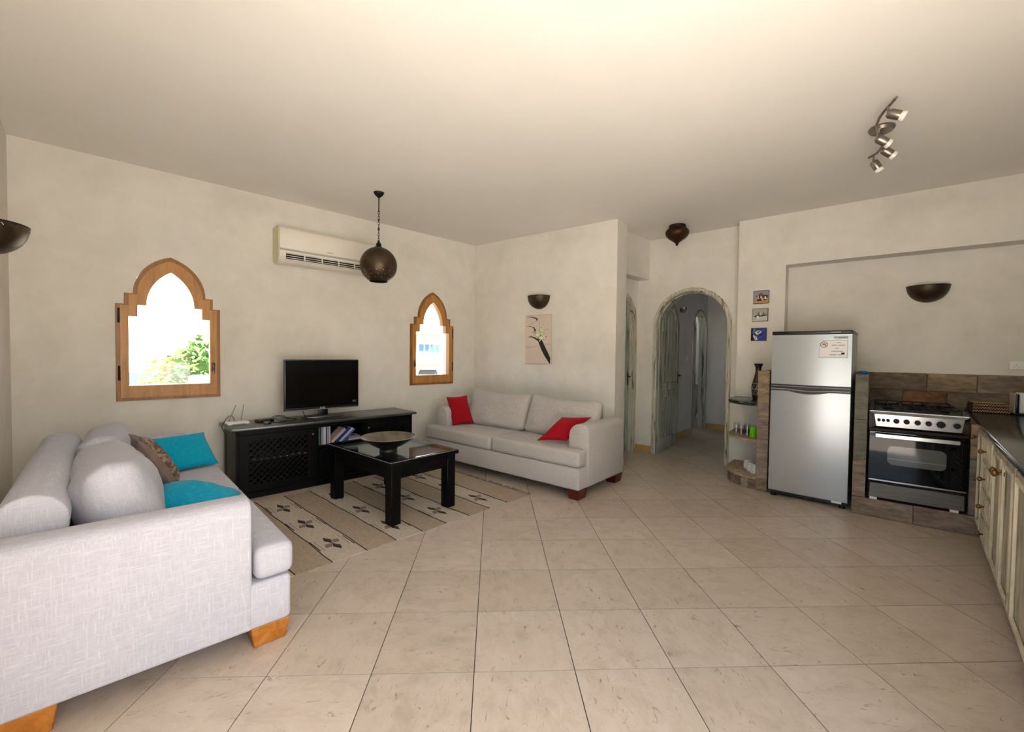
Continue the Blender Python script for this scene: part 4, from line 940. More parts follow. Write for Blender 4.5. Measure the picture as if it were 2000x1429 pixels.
small_pic(1467, 639, 1498, 667, 'blue square print of a veiled face, lowest of three', 'p_blue', [
    ('shade', 'p_navy', [(.03, .03), (.2, .03), (.12, .5), (.2, .97), (.03, .97)]), ('veil_fold', 'p_teal', [(.14, .06), (.3, .04), (.24, .36), (.12, .44)]), ('veil_fold', 'p_blue2', [(.9, .05), (.6, .36), (.66, .4), (.95, .12)]),
    ('face', 'p_skin', [(.26, .34), (.42, .2), (.6, .22), (.7, .32), (.5, .5), (.36, .52)]), ('brow', 'p_navy', [(.36, .3), (.58, .26), (.62, .31), (.42, .36)]), ('eye', 'p_dblue', [(.44, .38), (.54, .36), (.58, .40), (.46, .44)]),
    ('hand', 'p_skin', [(.14, .62), (.22, .52), (.26, .7), (.36, .62), (.44, .92), (.3, .95)]), ('finger_line', 'p_navy', [(.28, .72), (.31, .7), (.36, .9), (.33, .92)]), ('veil_fold', 'p_blue2', [(.45, .72), (.7, .68), (.9, .5), (.92, .56), (.7, .76), (.46, .78)]), ('veil_fold', 'p_dblue', [(.5, .56), (.74, .44), (.8, .48), (.56, .62)])])

# ---------------------------------------------------------------- kitchen masonry
STONES = ['stone_brown', 'stone_tan', 'stone_mauve', 'stone_grey', 'stone_rust']
# backsplash on the niche wall (pieces belong to the kitchen wall)
ztop = 1.268; zmid = 1.085; zlow = .90
def slab(parent, x0, x1, y0, y1, z0, z1, m, bev=.006):
    j = .0025; b = bmesh.new(); bmesh.ops.create_cube(b, size=1.0)
    for v in b.verts: v.co = V(((x0 + x1) / 2 + v.co.x * (x1 - x0 - j), (y0 + y1) / 2 + v.co.y * (y1 - y0), (z0 + z1) / 2 + v.co.z * (z1 - z0 - j)))
    bmesh.ops.bevel(b, geom=b.edges[:], offset=bev, segments=1, affect='EDGES', clamp_overlap=True)
    return obj('stone', G().bm(b), m, parent)
for x0, x1, z0, z1, m, pr in ((1.17, 1.735, zmid, ztop, 'stone_brown', .026), (1.735, 2.085, zmid, ztop, 'stone_tan', .034), (2.085, LK, zmid, ztop, 'stone_mauve', .028), (1.17, 1.55, zlow, zmid, 'stone_brown', .024), (1.55, 1.88, zlow, zmid, 'stone_rust', .032), (1.88, 2.3, zlow, zmid, 'stone_brown', .028), (2.3, LK, zlow, zmid, 'stone_tan', .026)):
    slab(WK, x0, x1, ND - pr, ND + .002, z0, z1, m)
# stove surround
dP = .905
SR = thing('stove_surround', 'masonry stove surround faced with brown and grey slate slabs', 'stone surround', KW(0, 0), AK)
g = G(); g.box(1.19, 1.272, -dP + .022, ND, 0, 1.262); g.box(1.19, 1.99, -dP + .022, ND, 0, .145); g.box(1.932, 1.99, -dP + .022, ND, 0, .925)
obj('core', G().box(1.19, 1.99, -dP + .022, ND - .03, 0, .145), 'stone_mauve', SR, smooth=0)
pl_ = obj('pillar', G().box(1.19, 1.276, -dP + .022, ND - .03, .145, 1.262), 'stone_brown', SR, smooth=0)
pr_ = obj('pillar', G().box(1.925, 1.975, -dP + .022, ND - .03, .145, .894), 'stone_brown', SR, smooth=0)
for z0, z1, m in ((.163, .50, 'stone_mauve'), (.50, .86, 'stone_grey'), (.86, 1.268, 'stone_grey')): slab(pl_, 1.186, 1.282, -dP, -dP + .023, z0, z1, m, .003)
for y0, y1, m in ((-dP + .024, -.45, 'stone_rust'), (-.45, ND - .03, 'stone_brown')): slab(pl_, 1.272, 1.284, y0, y1, .93, 1.268, m, .003)
for z0, z1, m in ((.163, .45, 'stone_mauve'), (.45, .62, 'stone_grey'), (.62, .894, 'stone_tan')): slab(pr_, 1.92, 1.985, -dP, -dP + .023, z0, z1, m, .003)
for x0, x1, m in ((1.186, 1.60, 'stone_mauve'), (1.60, 2.02, 'stone_mauve')): slab(SR, x0, x1, -dP, -dP + .023, 0, .160, m, .004)

obj('rear_ledge', G().box(1.28, 1.985, .0, ND - .03, .145, .938), 'stone_brown', SR, smooth=0)
# corner shelf with stone pier left of the fridge
SH = thing('corner_shelf', 'rounded three tier corner shelf with a stone pier beside the fridge', 'shelf', KW(0, 0), AK)
pier = obj('pier', G().box(.385, .475, -.725, -.002, 0, 1.265), 'stone_brown', SH, smooth=0)
for z0, z1, m in ((0, .13, 'stone_tan'), (.13, .55, 'stone_mauve'), (.55, .93, 'stone_mauve'), (.93, 1.272, 'stone_tan')): slab(pier, .378, .488, -.748, -.724, z0, z1, m, .003)
def shelf_poly(x0, x1, d0, d1, n=14): return [(x0, -.003), (x1, -.003), (x1, -d1)] + [(x1 - (x1 - x0) * math.sin(R(90 * i / n)), -(d0 + (d1 - d0) * math.cos(R(90 * i / n)))) for i in range(1, n + 1)]
obj('granite_shelf', G().prism(shelf_poly(.004, .40, .30, .735), .890, .928, 'z', bev=.006, seg=2), 'granite', SH)
obj('stone_shelf', G().prism(shelf_poly(.012, .385, .28, .715), .50, .528, 'z', bev=.003, seg=1), 'shelf_stone', SH)
obj('bottom_shelf', G().prism(shelf_poly(.004, .385, .30, .735), .108, .135, 'z', bev=.003, seg=1), 'shelf_stone', SH)
obj('curved_plinth', G().prism(shelf_poly(.03, .385, .27, .70), 0, .108, 'z'), 'stone_brown', SH, smooth=0)
n = 14; cur = [(.385 - (.385 - .012) * math.sin(R(90 * i / n)), -(.29 + (.725 - .29) * math.cos(R(90 * i / n)))) for i in range(n + 1)]
for i in range(0, n, 2):
    a, b_ = V((*cur[i], 0)), V((*cur[min(i + 2, n)], 0)); d = b_ - a; inw = V((-d.y, d.x, 0)).normalized() * .022
    if inw.dot(V((.3, -.2, 0)) - a) < 0: inw = -inw
    obj('stone', G().prism([(a.x + d.x * .02, a.y + d.y * .02), (b_.x - d.x * .02, b_.y - d.y * .02), (b_.x + inw.x, b_.y + inw.y), (a.x + inw.x, a.y + inw.y)], .002, .107, 'z', bev=.002, seg=1), STONES[(i * 3) % 4], SH)
# vase, glasses, cups, mugs
VS = thing('vase', 'slender dark brown vase with black and white pattern on the granite shelf', 'vase', KW(.30, .30, .9285)); VS.scale = (1.06, 1.06, 1.08)
vz = 1.0
obj('body', G().lathe([(0, 0), (.045, 0), (.056, .04), (.062, .10), (.06, .15), (.048, .20), (.034, .255), (.027, .30), (.028, .335), (.042, .372), (.046, .378), (.04, .376), (.022, .33)], 28), 'vase_brown', VS)
obj('pattern_band', G().lathe([(.0568, .04), (.0632, .10), (.0612, .15), (.0545, .178)], 28), 'vase_black', VS)
for i in range(10):
    a = 2 * math.pi * i / 10
    obj('white_line', G().tube([((.0632 if t in (1, 2) else .0600) * math.cos(a + (.25 * (t - 1.5))), (.0632 if t in (1, 2) else .0600) * math.sin(a + (.25 * (t - 1.5))), .06 + t * .032) for t in range(4)], .0016, 5), 'vase_white', VS)
for zz, rr in ((.052, .0588), (.168, .0582), (.112, .0636)): obj('white_ring', G().tube([(rr * math.cos(R(a)), rr * math.sin(R(a)), zz) for a in range(0, 361, 15)], .0015, 5), 'vase_white', VS)
tme_ = None
tg_ = G().lathe([(0, .116), (.026, .116), (.03, .105), (.036, .001), (.0335, .001), (.028, .101), (0, .104)], 20)
for i, (s_, d_) in enumerate(((.10, .36), (.165, .42), (.235, .47), (.21, .33), (.285, .40))):
    lab = 'clear upturned drinking glass on the middle corner shelf'
    if tme_ is None: o = obj('drinking_glass', tg_, 'tumbler', loc=KW(s_, d_, .5285)); tme_ = o.data
    else: o = objm('drinking_glass', tme_, None, KW(s_, d_, .5285))
    tag(o, lab, 'glass', 'glasses on the corner shelf')
tag(obj('cup', G().lathe([(0, 0), (.033, 0), (.036, .006), (.038, .118), (.035, .118), (.033, .01), (0, .008)], 24), 'green', loc=KW(.318, .58, .5285)), 'lime green ceramic cup in front of the drinking glasses', 'cup')
mg_ = G().lathe([(0, 0), (.034, 0), (.041, .006), (.043, .05), (.034, .098), (.026, .102), (0, .102)], 24)
hg_ = G().tube([(.041 + .028 * math.sin(R(a)) - .004, 0, .052 - .03 * math.cos(R(a))) for a in range(0, 181, 20)], .0055, 8)
for i, (s_, d_, rz_) in enumerate(((.235, .40, 2.2), (.285, .50, -1.95), (.337, .365, 2.5), (.339, .578, -1.8))):
    o = thing('mug', 'white ceramic mug standing upside down on the lowest corner shelf', 'mug', KW(s_, d_, .136), AK + rz_, 'white mugs on the corner shelf')
    if i == 0: m1 = obj('body', mg_, 'mug', o).data; m2 = obj('handle', hg_, 'mug', o).data
    else: objm('body', m1, o); objm('handle', m2, o)

# ---------------------------------------------------------------- fridge
fl, frr = atz(1501, 964, .0), atz(1652, 996, .0); fd = (frr - fl).xy.to_3d(); FW = fd.length + .004; fd = fd.normalized(); frz = AK - R(2.2)
frr = frr.xy.to_3d() + fd * .006; fl = frr - V((math.cos(frz), math.sin(frz), 0)) * FW
FRz = 1.672
FG = thing('fridge', 'silver two door fridge freezer between stone pillars', 'fridge', fl.xy.to_3d(), frz)
fdep = .62
obj('cabinet', G().box(0, FW, .055, fdep, .04, FRz - .012, .008, 2), 'fridge_side', FG)
obj('top_cap', G().box(-.002, FW + .002, 0, fdep, FRz - .035, FRz, .008, 2), 'black_plastic', FG)
cap = obj('cap_mark', G().box(FW - .16, FW - .085, -.002, .002, FRz - .022, FRz - .014), 'grey_plastic', FG, smooth=0)
zsplit = 1.115
def curved_door(z0, z1):
    n = 14; pts_ = [(FW * i / n, .004 - .016 * (1 - (2 * i / n - 1) ** 2)) for i in range(n + 1)]
    return G().prism([(0, .05)] + pts_ + [(FW, .05)], z0, z1, 'z')
d_top = obj('freezer_door', curved_door(zsplit + .03, FRz - .037), 'silver', FG, smooth=25)
d_bot = obj('fridge_door', curved_door(.065, zsplit - .035), 'silver', FG, smooth=25)
obj('handle_recess', G().box(0, FW, -.004, .05, zsplit - .036, zsplit + .031), 'black_plastic', FG, smooth=0)
n = 14; zg = []
grip = G(); 
for q, (za, yb_) in enumerate(((zsplit + .012, -.018), (zsplit - .016, -.020))):
    pts_ = [(FW * (.004 + .992 * i / n), yb_ - .006 * (1 - (2 * i / n - 1) ** 2), za - (.012 * max(0, 1 - (abs(2 * i / n - 1.0) / .5) ** 2) if q else 0)) for i in range(n + 1)]
    obj('grip_trim', G().tube(pts_, .007 if q else .005, 8), 'steel', FG)
dip = [(FW * .25, zsplit - .03), (FW * .75, zsplit - .03)] + [(FW * (.75 - .5 * i / 10), zsplit - .036 - .024 * math.sin(math.pi * i / 10)) for i in range(11)]
obj('grip_scoop', G().prism(dip, -.0165, -.010, 'y'), 'black_plastic', FG, smooth=0)
obj('toe_grille', G().box(.01, FW - .01, .02, .06, .03, .066), 'black_plastic', FG, smooth=0)
for x in (.04, FW - .04): obj('foot', G().cyl((x, .045, 0), (x, .045, .04), .026), 'black_plastic', FG)
for x in (.04, FW - .04): obj('foot', G().cyl((x, fdep - .06, 0), (x, fdep - .06, .04), .026), 'black_plastic', FG)
obj('hinge_cover', G().box(FW - .12, FW - .04, -.004, .03, .045, .066, .003, 1), 'white_plastic', FG)
obj('door_gasket', G().box(FW - .004, FW + .002, .02, .052, .06, FRz - .04), 'black_plastic', FG, smooth=0)
obj('badge', G().box(FW - .135, FW - .03, -.014, .0, FRz - .078, FRz - .058, .001, 1), 'ac_grey', d_top)
obj('badge_text', G().box(FW - .10, FW - .045, -.0148, -.0138, FRz - .072, FRz - .068), 'ink_dark', d_top, smooth=0)
# notice taped to the freezer door
NT = thing('notice', 'white no smoking notice taped to the freezer door', 'notice', fl.xy.to_3d() + Matrix.Rotation(frz, 3, 'Z') @ V((FW - .245, -.0185, FRz - .255)), frz)
obj('sleeve', G().box(-.004, .218, .0, .0015, -.004, .162), 'paper', NT, smooth=0); NT.rotation_euler.z = frz + R(2.6)
nb_ = G(); nb_.box(0, .214, -.0012, -.0002, 0, .0025).box(0, .214, -.0012, -.0002, .1555, .158).box(0, .0025, -.0012, -.0002, 0, .158).box(.2115, .214, -.0012, -.0002, 0, .158)
obj('border_line', nb_, 'ink', NT, smooth=0)
sy_ = obj('no_smoking_sign', G().tube([(.036 + .027 * math.cos(R(a)), -.0016, .122 + .027 * math.sin(R(a))) for a in range(0, 361, 15)], .0024, 6), 'ink_dark', NT)
obj('slash', G().prism([(.017, .139), (.020, .142), (.056, .106), (.053, .103)], -.0022, -.0012, 'y'), 'ink_dark', sy_, smooth=0)
obj('cigarette', G().box(.018, .052, -.0018, -.0008, .116, .1215), 'ink_dark', sy_, smooth=0)
obj('smoke_patch', G().prism([(.036 + .014 * x + .006, .130 + .008 * z) for x, z in arc(0, 0, 1, 0, 360, 12)[:-1]], -.0014, -.0006, 'y'), 'ink_red', sy_, smooth=0)
for x0, x1, z in ((.135, .165, .137), (.095, .135, .112), (.145, .195, .112), (.12, .15, .084), (.09, .18, .056), (.08, .135, .022), (.145, .17, .022)): obj('text_line', G().box(x0, x1, -.0012, -.0004, z, z + .005), 'ink', NT, smooth=0)
obj('stamp', G().box(.168, .193, -.0014, -.0004, .028, .046, .0003, 1), 'ink_dark', NT)
tag(obj('folded_cloth', G().box(-.03, .03, -.03, .03, 0, .025, .008, 2), 'blue_cloth', loc=KW(1.236, .42, 1.2725 - .01), rz=AK + .1), 'bright blue folded cloth on top of the stone pillar', 'cloth')

# ---------------------------------------------------------------- stove
sx0_, sx1_ = 1.292, 1.915; SW_ = sx1_ - sx0_; sF = dP + .012; zb, zt_ = .176, .952
ST = thing('gas_stove', 'stainless steel gas stove with black glass oven door', 'stove', KW(sx0_, sF, 0), AK)
sd_ = sF - .03
obj('body', G().box(.006, SW_ - .006, .035, sd_, zb + .005, zt_ - .012), 'black_plastic', ST, smooth=0)
# sloped control panel with side facets
zc0, zc1 = .805, .945
cpv = [(0, .0, zc1), (SW_, .0, zc1), (SW_, .02, zc0 - .01), (0, .02, zc0 - .01), (.035, -.028, zc1 - .02), (SW_ - .035, -.028, zc1 - .02), (SW_ - .05, -.022, zc0 + .015), (.05, -.022, zc0 + .015), (0, .06, zc1), (SW_, .06, zc1), (SW_, .06, zc0 - .01), (0, .06, zc0 - .01)]
cpf = [(4, 5, 6, 7)[::-1], (0, 1, 5, 4)[::-1], (1, 2, 6, 5)[::-1], (2, 3, 7, 6)[::-1], (3, 0, 4, 7)[::-1], (0, 8, 9, 1)[::-1], (1, 9, 10, 2)[::-1], (2, 10, 11, 3)[::-1], (3, 11, 8, 0)[::-1], (8, 11, 10, 9)[::-1]]
cp = obj('control_panel', G().add(cpv, cpf), 'steel', ST, smooth=0)
for x, r_, m in ((.066, .012, 'iron'), (.096, .012, 'iron'), (.126, .012, 'iron'), (.18, .02, 'iron'), (.245, .02, 'iron'), (.313, .02, 'iron'), (.38, .02, 'iron'), (.452, .027, 'iron'), (.545, .022, 'iron')):
    zk = .876; kn = obj('knob', G().lathe([(0, .026), (r_ * .82, .026), (r_, .022), (r_ * 1.02, 0), (0, 0)], 20), m, cp, (x, -.0245, zk), rot=(R(92), 0, 0))
    obj('knob_ring', G().lathe([(r_ * 1.02, .0), (r_ * 1.32, .0), (r_ * 1.25, .003), (r_ * 1.02, .003)], 20), 'steel', kn)
obj('cooktop', G().box(.0, SW_, .03, sd_, zt_ - .016, zt_, .004, 1), 'steel', ST)
obj('cooktop_well', G().box(.03, SW_ - .03, .06, sd_ - .05, zt_ - .0005, zt_ + .003, .001, 1), 'iron', ST)
for x, y, r_ in ((.13, .20, .04), (.13, .46, .032), (SW_ - .13, .20, .032), (SW_ - .13, .46, .04), (SW_ / 2, .33, .052)):
    obj('burner', G().lathe([(0, .026), (r_ * .7, .026), (r_ * .78, .02), (r_ * .78, .014), (r_, .012), (r_ * 1.05, 0), (0, 0)], 20), 'iron', ST, (x, y, zt_ + .002))
for i in range(3):
    xa, xb = .035 + i * (SW_ - .07) / 3, .035 + (i + 1) * (SW_ - .07) / 3; gr_ = G(); zz = zt_ + .034; y0, y1 = .065, sd_ - .06
    gr_.tube([(xa + .008, y0, zz), (xb - .008, y0, zz), (xb - .008, y1, zz), (xa + .008, y1, zz), (xa + .008, y0, zz)], .0058, 6)
    xm = (xa + xb) / 2; gr_.tube([(xa + .008, (y0 + y1) / 2, zz), (xb - .008, (y0 + y1) / 2, zz)], .0058, 6); gr_.tube([(xm, y0, zz), (xm, y1, zz)], .0055, 6)
    for x in (xa + .008, xb - .008):
        for y in (y0, y1): gr_.cyl((x, y, zt_), (x, y, zz), .0055, seg=6)
    obj('grate', gr_, 'iron', ST)
obj('trim_strip', G().box(.004, SW_ - .004, .012, .04, .775, .797), 'bronze_edge', ST, smooth=0)
od = obj('oven_door', G().box(.004, SW_ - .004, -.006, .036, .352, .772, .004, 1), 'oven_glass', ST)
wr_ = []
for cx, cz, a0 in ((.50 - .045, .655 - .04, 0), (.125 + .045, .655 - .04, 90), (.125 + .045, .485 + .045, 180), (.50 - .045, .485 + .045, 270)): wr_ += arc(cx, cz, .04, a0, a0 + 90, 5)
obj('oven_window', G().prism(wr_, -.0085, -.0055, 'y'), 'oven_window', od, smooth=0)
obj('oven_rack', G().box(.13, .495, -.0092, -.0083, .54, .5425), 'steel_dull', od, smooth=0)
hb = obj('oven_handle', G().box(.045, SW_ - .055, -.05, -.036, .722, .758, .004, 1), 'steel', od)
for x in (.07, SW_ - .08): obj('handle_post', G().box(x - .008, x + .008, -.04, -.004, .733, .747), 'steel_dull', hb, smooth=0)
obj('door_sill', G().box(.008, SW_ - .008, -.016, .036, .335, .352, .003, 1), 'steel', ST)
dz0, dz1 = .186, .325
dpv = [(.004, .03, dz1 + .006), (SW_ - .004, .03, dz1 + .006), (SW_ - .004, .03, dz0), (.004, .03, dz0), (.022, -.012, dz1 - .012), (SW_ - .022, -.012, dz1 - .012), (SW_ - .014, .004, dz0), (.014, .004, dz0)]
obj('bottom_drawer', G().add(dpv, [(4, 7, 6, 5), (0, 4, 5, 1), (1, 5, 6, 2), (2, 6, 7, 3), (3, 7, 4, 0), (0, 1, 2, 3)]), 'steel_dull', ST, smooth=0)
for x in (.045, SW_ - .07): obj('foot', G().box(x - .026, x + .026, .012, .07, .1605, .186, .002, 1), 'white_plastic', ST)
for x in (.045, SW_ - .07): obj('foot', G().box(x - .028, x + .028, sd_ - .1, sd_ - .03, .1605, .186, .002, 1), 'white_plastic', ST)

# ---------------------------------------------------------------- kitchen cabinets along the right wall
zc = .93; ct = .035; fy_ = -.04                      # face plane just in front of the toe line
CE = LSE - 2.45 + (CB(0, CABD) - KE).dot(cx_) * -1   # cabinets end before the terrace opening
X0 = (KE - CB(0, CABD)).dot(cx_)
wt_end = X0 + LSE - 2.45
tag(obj('worktop', G().box(X0 + .0, wt_end, -.07, CABD - .002, zc - ct, zc, .006, 2), 'granite', loc=P0, rz=AC), 'dark polished granite worktop along the right wall', 'worktop')
def raised_panel(parent, x0, x1, z0, z1, carved=False, name='panel'):
    m = 'cabinet'
    f = .045
    if not carved:
        fr2 = obj('door_frame', G().prism([(x0, z0), (x1, z0), (x1, z1), (x0, z1)], fy_ - .02, fy_, 'y', holes=[[(x0 + f, z0 + f), (x1 - f, z0 + f), (x1 - f, z1 - f), (x0 + f, z1 - f)]]), m, parent, smooth=0)
        obj('panel', G().box(x0 + f - .004, x1 - f + .004, fy_ - .012, fy_, z0 + f - .004, z1 - f + .004), m, parent, smooth=0)
        obj('moulding', G().prism([(x0 + f - .014, z0 + f - .014), (x1 - f + .014, z0 + f - .014), (x1 - f + .014, z1 - f + .014), (x0 + f - .014, z1 - f + .014)], fy_ - .028, fy_ - .016, 'y', holes=[[(x0 + f + .006, z0 + f + .006), (x1 - f - .006, z0 + f + .006), (x1 - f - .006, z1 - f - .006), (x0 + f + .006, z1 - f - .006)]]), 'cabinet_edge', parent, smooth=0)
    else:
        obj('drawer_front', G().box(x0, x1, fy_ - .02, fy_, z0, z1, .004, 1), m, parent)
        obj('drawer_moulding', G().prism([(x0 + .008, z0 + .008), (x1 - .008, z0 + .008), (x1 - .008, z1 - .008), (x0 + .008, z1 - .008)], fy_ - .027, fy_ - .018, 'y', holes=[[(x0 + .02, z0 + .02), (x1 - .02, z0 + .02), (x1 - .02, z1 - .02), (x0 + .02, z1 - .02)]]), 'cabinet_edge', parent, smooth=0)
        n = 7; w_ = (x1 - x0 - .06) / n
        for i in range(n):
            xa = x0 + .03 + i * w_; obj('carved_rib', G().prism([(xa, z0 + .028), (xa + w_ * .5, z0 + .028), (xa + w_ * 1.0, z1 - .028), (xa + w_ * .5, z1 - .028)], fy_ - .029, fy_ - .018, 'y'), 'cabinet_edge', parent, smooth=0)
def knob(parent, x, z, r_=.017):
    obj('knob', G().lathe([(0, .052), (r_ * .6, .05), (r_, .042), (r_, .034), (r_ * .6, .026), (r_ * .35, .02), (r_ * .4, .008), (r_ * .9, .003), (r_ * .9, 0)], 16), 'brass', parent, (x, fy_ - .018, z), rot=(R(90), 0, 0))
zd0, zd1 = .115, zc - ct - .02
def cab(x0, x1, label, kind):
    c = thing('kitchen_cabinet', label, 'cabinet', P0.xy.to_3d(), AC, 'distressed cream kitchen cabinets')
    obj('carcass', G().box(x0 + .001, x1 - .001, fy_, CABD - .004, .085, zc - ct - .001), 'cabinet', c, smooth=0)
    obj('toe_kick', G().box(x0 + .002, x1 - .002, 0.0, .04, 0, .086), 'stone_brown', c, smooth=0)
    if kind == 'door': 
        raised_panel(c, x0 + .015, x1 - .015, zd0, zd1); return c
    if kind == 'drawers':
        n = 4; hgt = (zd1 - zd0) / n
        for i in range(n):
            raised_panel(c, x0 + .015, x1 - .015, zd0 + i * hgt + .004, zd0 + (i + 1) * hgt - .004, True); knob(c, (x0 + x1) / 2, zd0 + (i + .5) * hgt, .016)
        return c
    mid = (x0 + x1) / 2; raised_panel(c, x0 + .015, mid - .002, zd0, zd1); raised_panel(c, mid + .002, x1 - .015, zd0, zd1); return c
c_ = cab(.008, .39, 'cream distressed cabinet with one panelled door next to the stove', 'door'); knob(c_, .05, .80)
c_ = cab(.39, .95, 'cream distressed cabinet of four carved drawers with brass knobs', 'drawers')
c_ = cab(.95, 1.80, 'cream distressed double door cabinet beside the carved drawers', 'double'); knob(c_, 1.335, .775, .02); knob(c_, 1.415, .775, .02)
if wt_end > 2.2: c_ = cab(1.80, wt_end, 'cream distressed double door cabinet at the open end of the worktop', 'double')
obj_f = tag(obj('filler_panel', G().box(X0 + .02, .007, .04, CABD - .01, .0, zc - ct - .001), 'stone_brown', loc=P0, rz=AC, smooth=0), 'slate faced corner filler under the worktop by the stove', 'panel')

# on the worktop
WV = thing('folded_mat', 'stack of folded dark brown and cream woven mats on the worktop', 'mat', KW(2.125, .0, zc + .0005), AK + R(3)); WV.scale = (.76, 1, 1)
for q in range(3):
    z0 = q * .028
    lay = obj('layer', G().box(-.155 + .006 * q, .165 - .008 * q, -.11, .10, z0, z0 + .027, .009, 3), 'mat_brown', WV)
    for r_ in range(2):
        for i in range(14):
            x = -.145 + i * .0225 + (.01 if r_ else 0); obj('cream_stitch', G().prism([(x, z0 + .005 + r_ * .010), (x + .012, z0 + .005 + r_ * .010), (x + .017, z0 + .011 + r_ * .010), (x + .005, z0 + .011 + r_ * .010)], -.1115, -.1085, 'y'), 'mat_cream', lay, smooth=0)
for i in range(11):
    for j in range(6):
        x = -.13 + i * .026; y = -.095 + j * .034; obj('cream_stitch', G().prism([(x, y), (x + .013, y), (x + .019, y + .009), (x + .006, y + .009)], .0835, .0848, 'z'), 'mat_cream', lay, smooth=0)
TO = thing('toaster', 'white toaster with a black end panel on the worktop corner', 'toaster', KW(2.40, .05, zc + .0005), AK)
obj('end_panel', G().box(-.125, -.10, -.10, .10, .012, .185, .01, 2), 'black_plastic', TO)
obj('housing', G().box(-.10, .12, -.095, .095, .012, .19, .014, 3), 'white_plastic', TO)
obj('base', G().box(-.12, .118, -.09, .09, 0, .014, .003, 1), 'black_plastic', TO)
obj('edge_trim', G().box(-.128, -.124, -.10, .10, .012, .188, .001, 1), 'bk_cream', TO)
SO = thing('wall_socket', 'white double power socket above the slate backsplash', 'socket', KW(2.375, -ND + .001, 1.357), AK)
obj('plate', G().box(-.085, .085, -.010, 0, -.033, .045, .003, 2), 'white_plastic', SO)
for x in (-.042, .042):
    so_ = obj('outlet', G().box(x - .024, x + .024, -.0112, -.009, -.018, .024, .001, 1), 'white_plastic', SO)
    for dx, dz, w_, h_ in ((0, .012, .0035, .008), (-.011, -.006, .006, .0035), (.011, -.006, .006, .0035)): obj('pin_slot', G().box(x + dx - w_ / 2, x + dx + w_ / 2, -.0118, -.0108, dz - h_ / 2, dz + h_ / 2), 'iron', so_, smooth=0)

# ---------------------------------------------------------------- hall details
tp = hB + hdir * 1.22 + hN * .42
TO_ = thing('toilet', 'cream porcelain toilet in the bathroom beyond the hall', 'toilet', tp, math.atan2(hdir.y, hdir.x) - R(75))
obj('bowl', G().lathe([(0, 0), (.10, 0), (.11, .1), (.15, .26), (.19, .36), (.19, .39), (.12, .39), (.10, .3), (0, .25)], 24, M=Matrix.Diagonal((.95, 1.25, 1, 1))), 'porcelain', TO_)
obj('seat', G().lathe([(.10, .392), (.195, .392), (.195, .412), (.10, .412)], 24, M=Matrix.Diagonal((.95, 1.25, 1, 1))), 'porcelain', TO_)
obj('lid', G().box(-.18, .18, .17, .21, .40, .82, .015, 2), 'porcelain', TO_)
obj('cistern', G().box(-.20, .20, .21, .40, .40, .80, .02, 2), 'porcelain', TO_)
HW = thing('hall_wall_lamp', 'small metal wall lamp on the hall wall beside the open door', 'lamp', onp(1329, 604, hA, hB), math.atan2(hdir.y, hdir.x))
obj('bracket', G().box(-.02, .02, -.02, 0, -.05, .01, .003, 1), 'nickel', HW); obj('shade', G().lathe([(.02, -.06), (.045, .0), (.05, .03), (.046, .03), (.018, -.055)], 16), 'nickel', HW, (0, -.06, 0))
SWt = onp(1342, 701, hA, hB)
o = thing('light_switch', 'white light switch on the bluish hall wall', 'switch', SWt, math.atan2(hdir.y, hdir.x)); obj('plate', G().box(-.04, .04, -.008, 0, -.04, .04, .003, 1), 'white_plastic', o); obj('rocker', G().box(-.015, .015, -.012, -.007, -.02, .02, .002, 1), 'white_plastic', o)

# ---------------------------------------------------------------- outside
g = G(); g.box(-60, 60, -60, 80, -.75, -.6); tag(obj('ground', g, 'sand', smooth=0), 'pale sandy ground outside', 'ground', kind='structure')
tp_ = [SC + SWd * 5 + u1 * -5, SC + SWd * 5 + u1 * 4.6, SC + SWd * .26 + u1 * 4.6, SC + SWd * .26 + u1 * -.27, A - u1 * .27 + SWd * 1.5, A - u1 * 5 + SWd * 1.5]
g = G(); g.prism([(p.x, p.y) for p in tp_], -.55, -.025, 'z'); tag(obj('terrace', g, 'terrace', smooth=0), 'sunlit tiled terrace outside the open doors', 'terrace', kind='structure')
g = G(); e0, e1 = SC + SWd * 5 + u1 * -5, SC + SWd * 5 + u1 * 4.6
def leafball(name, parent, c, rx, ry, rz_, n, m, size, seed):
    rr = random.Random(seed); g = G()
    for i in range(n):
        while True:
            v = V((rr.uniform(-1, 1), rr.uniform(-1, 1), rr.uniform(-1, 1)))
            if .35 < v.length < 1: break
        bumpy = 1 + .25 * noise.noise(v * 2.2 + V((seed, 0, 0))); p = V((v.x * rx, v.y * ry, v.z * rz_)) * bumpy
        a = V((rr.uniform(-1, 1), rr.uniform(-1, 1), rr.uniform(-.6, .6))).normalized(); b = a.cross(V((rr.uniform(-1, 1), rr.uniform(-1, 1), 1))).normalized(); s_ = size * rr.uniform(.6, 1.4)
        g.add([tuple(p - a * s_), tuple(p + b * s_ * .45), tuple(p + a * s_), tuple(p - b * s_ * .45)], [(0, 1, 2, 3)])
    return obj(name, g, m, parent, c, smooth=0)
def tree(px, py_top, dist, rx, h, m, label, seed, n=1400, size=.10):
    d = ray(px, 700); d = V((d.x, d.y, 0)).normalized(); p = d * dist; p.z = -.6; t = ray(px, py_top); ztop_ = CAM.z + t.z / math.hypot(t.x, t.y) * dist
    o = thing('shrub', label, 'shrub', p); hh = ztop_ + .6
    fo = leafball('foliage', o, (0, 0, hh - h / 2), rx, rx, h / 2, n, m, size, seed); fo['kind'] = 'stuff'
    obj('trunk', G().tube([(0, 0, 0), (.04, .02, hh - h * .75), (0, 0, hh - h * .5)], [.09, .07, .05], 8), 'bark', o); return o
tree(348, 690, 10.5, .62, 1.9, 'leaf_yellow', 'yellow flowering shrub outside the wide window', 1)
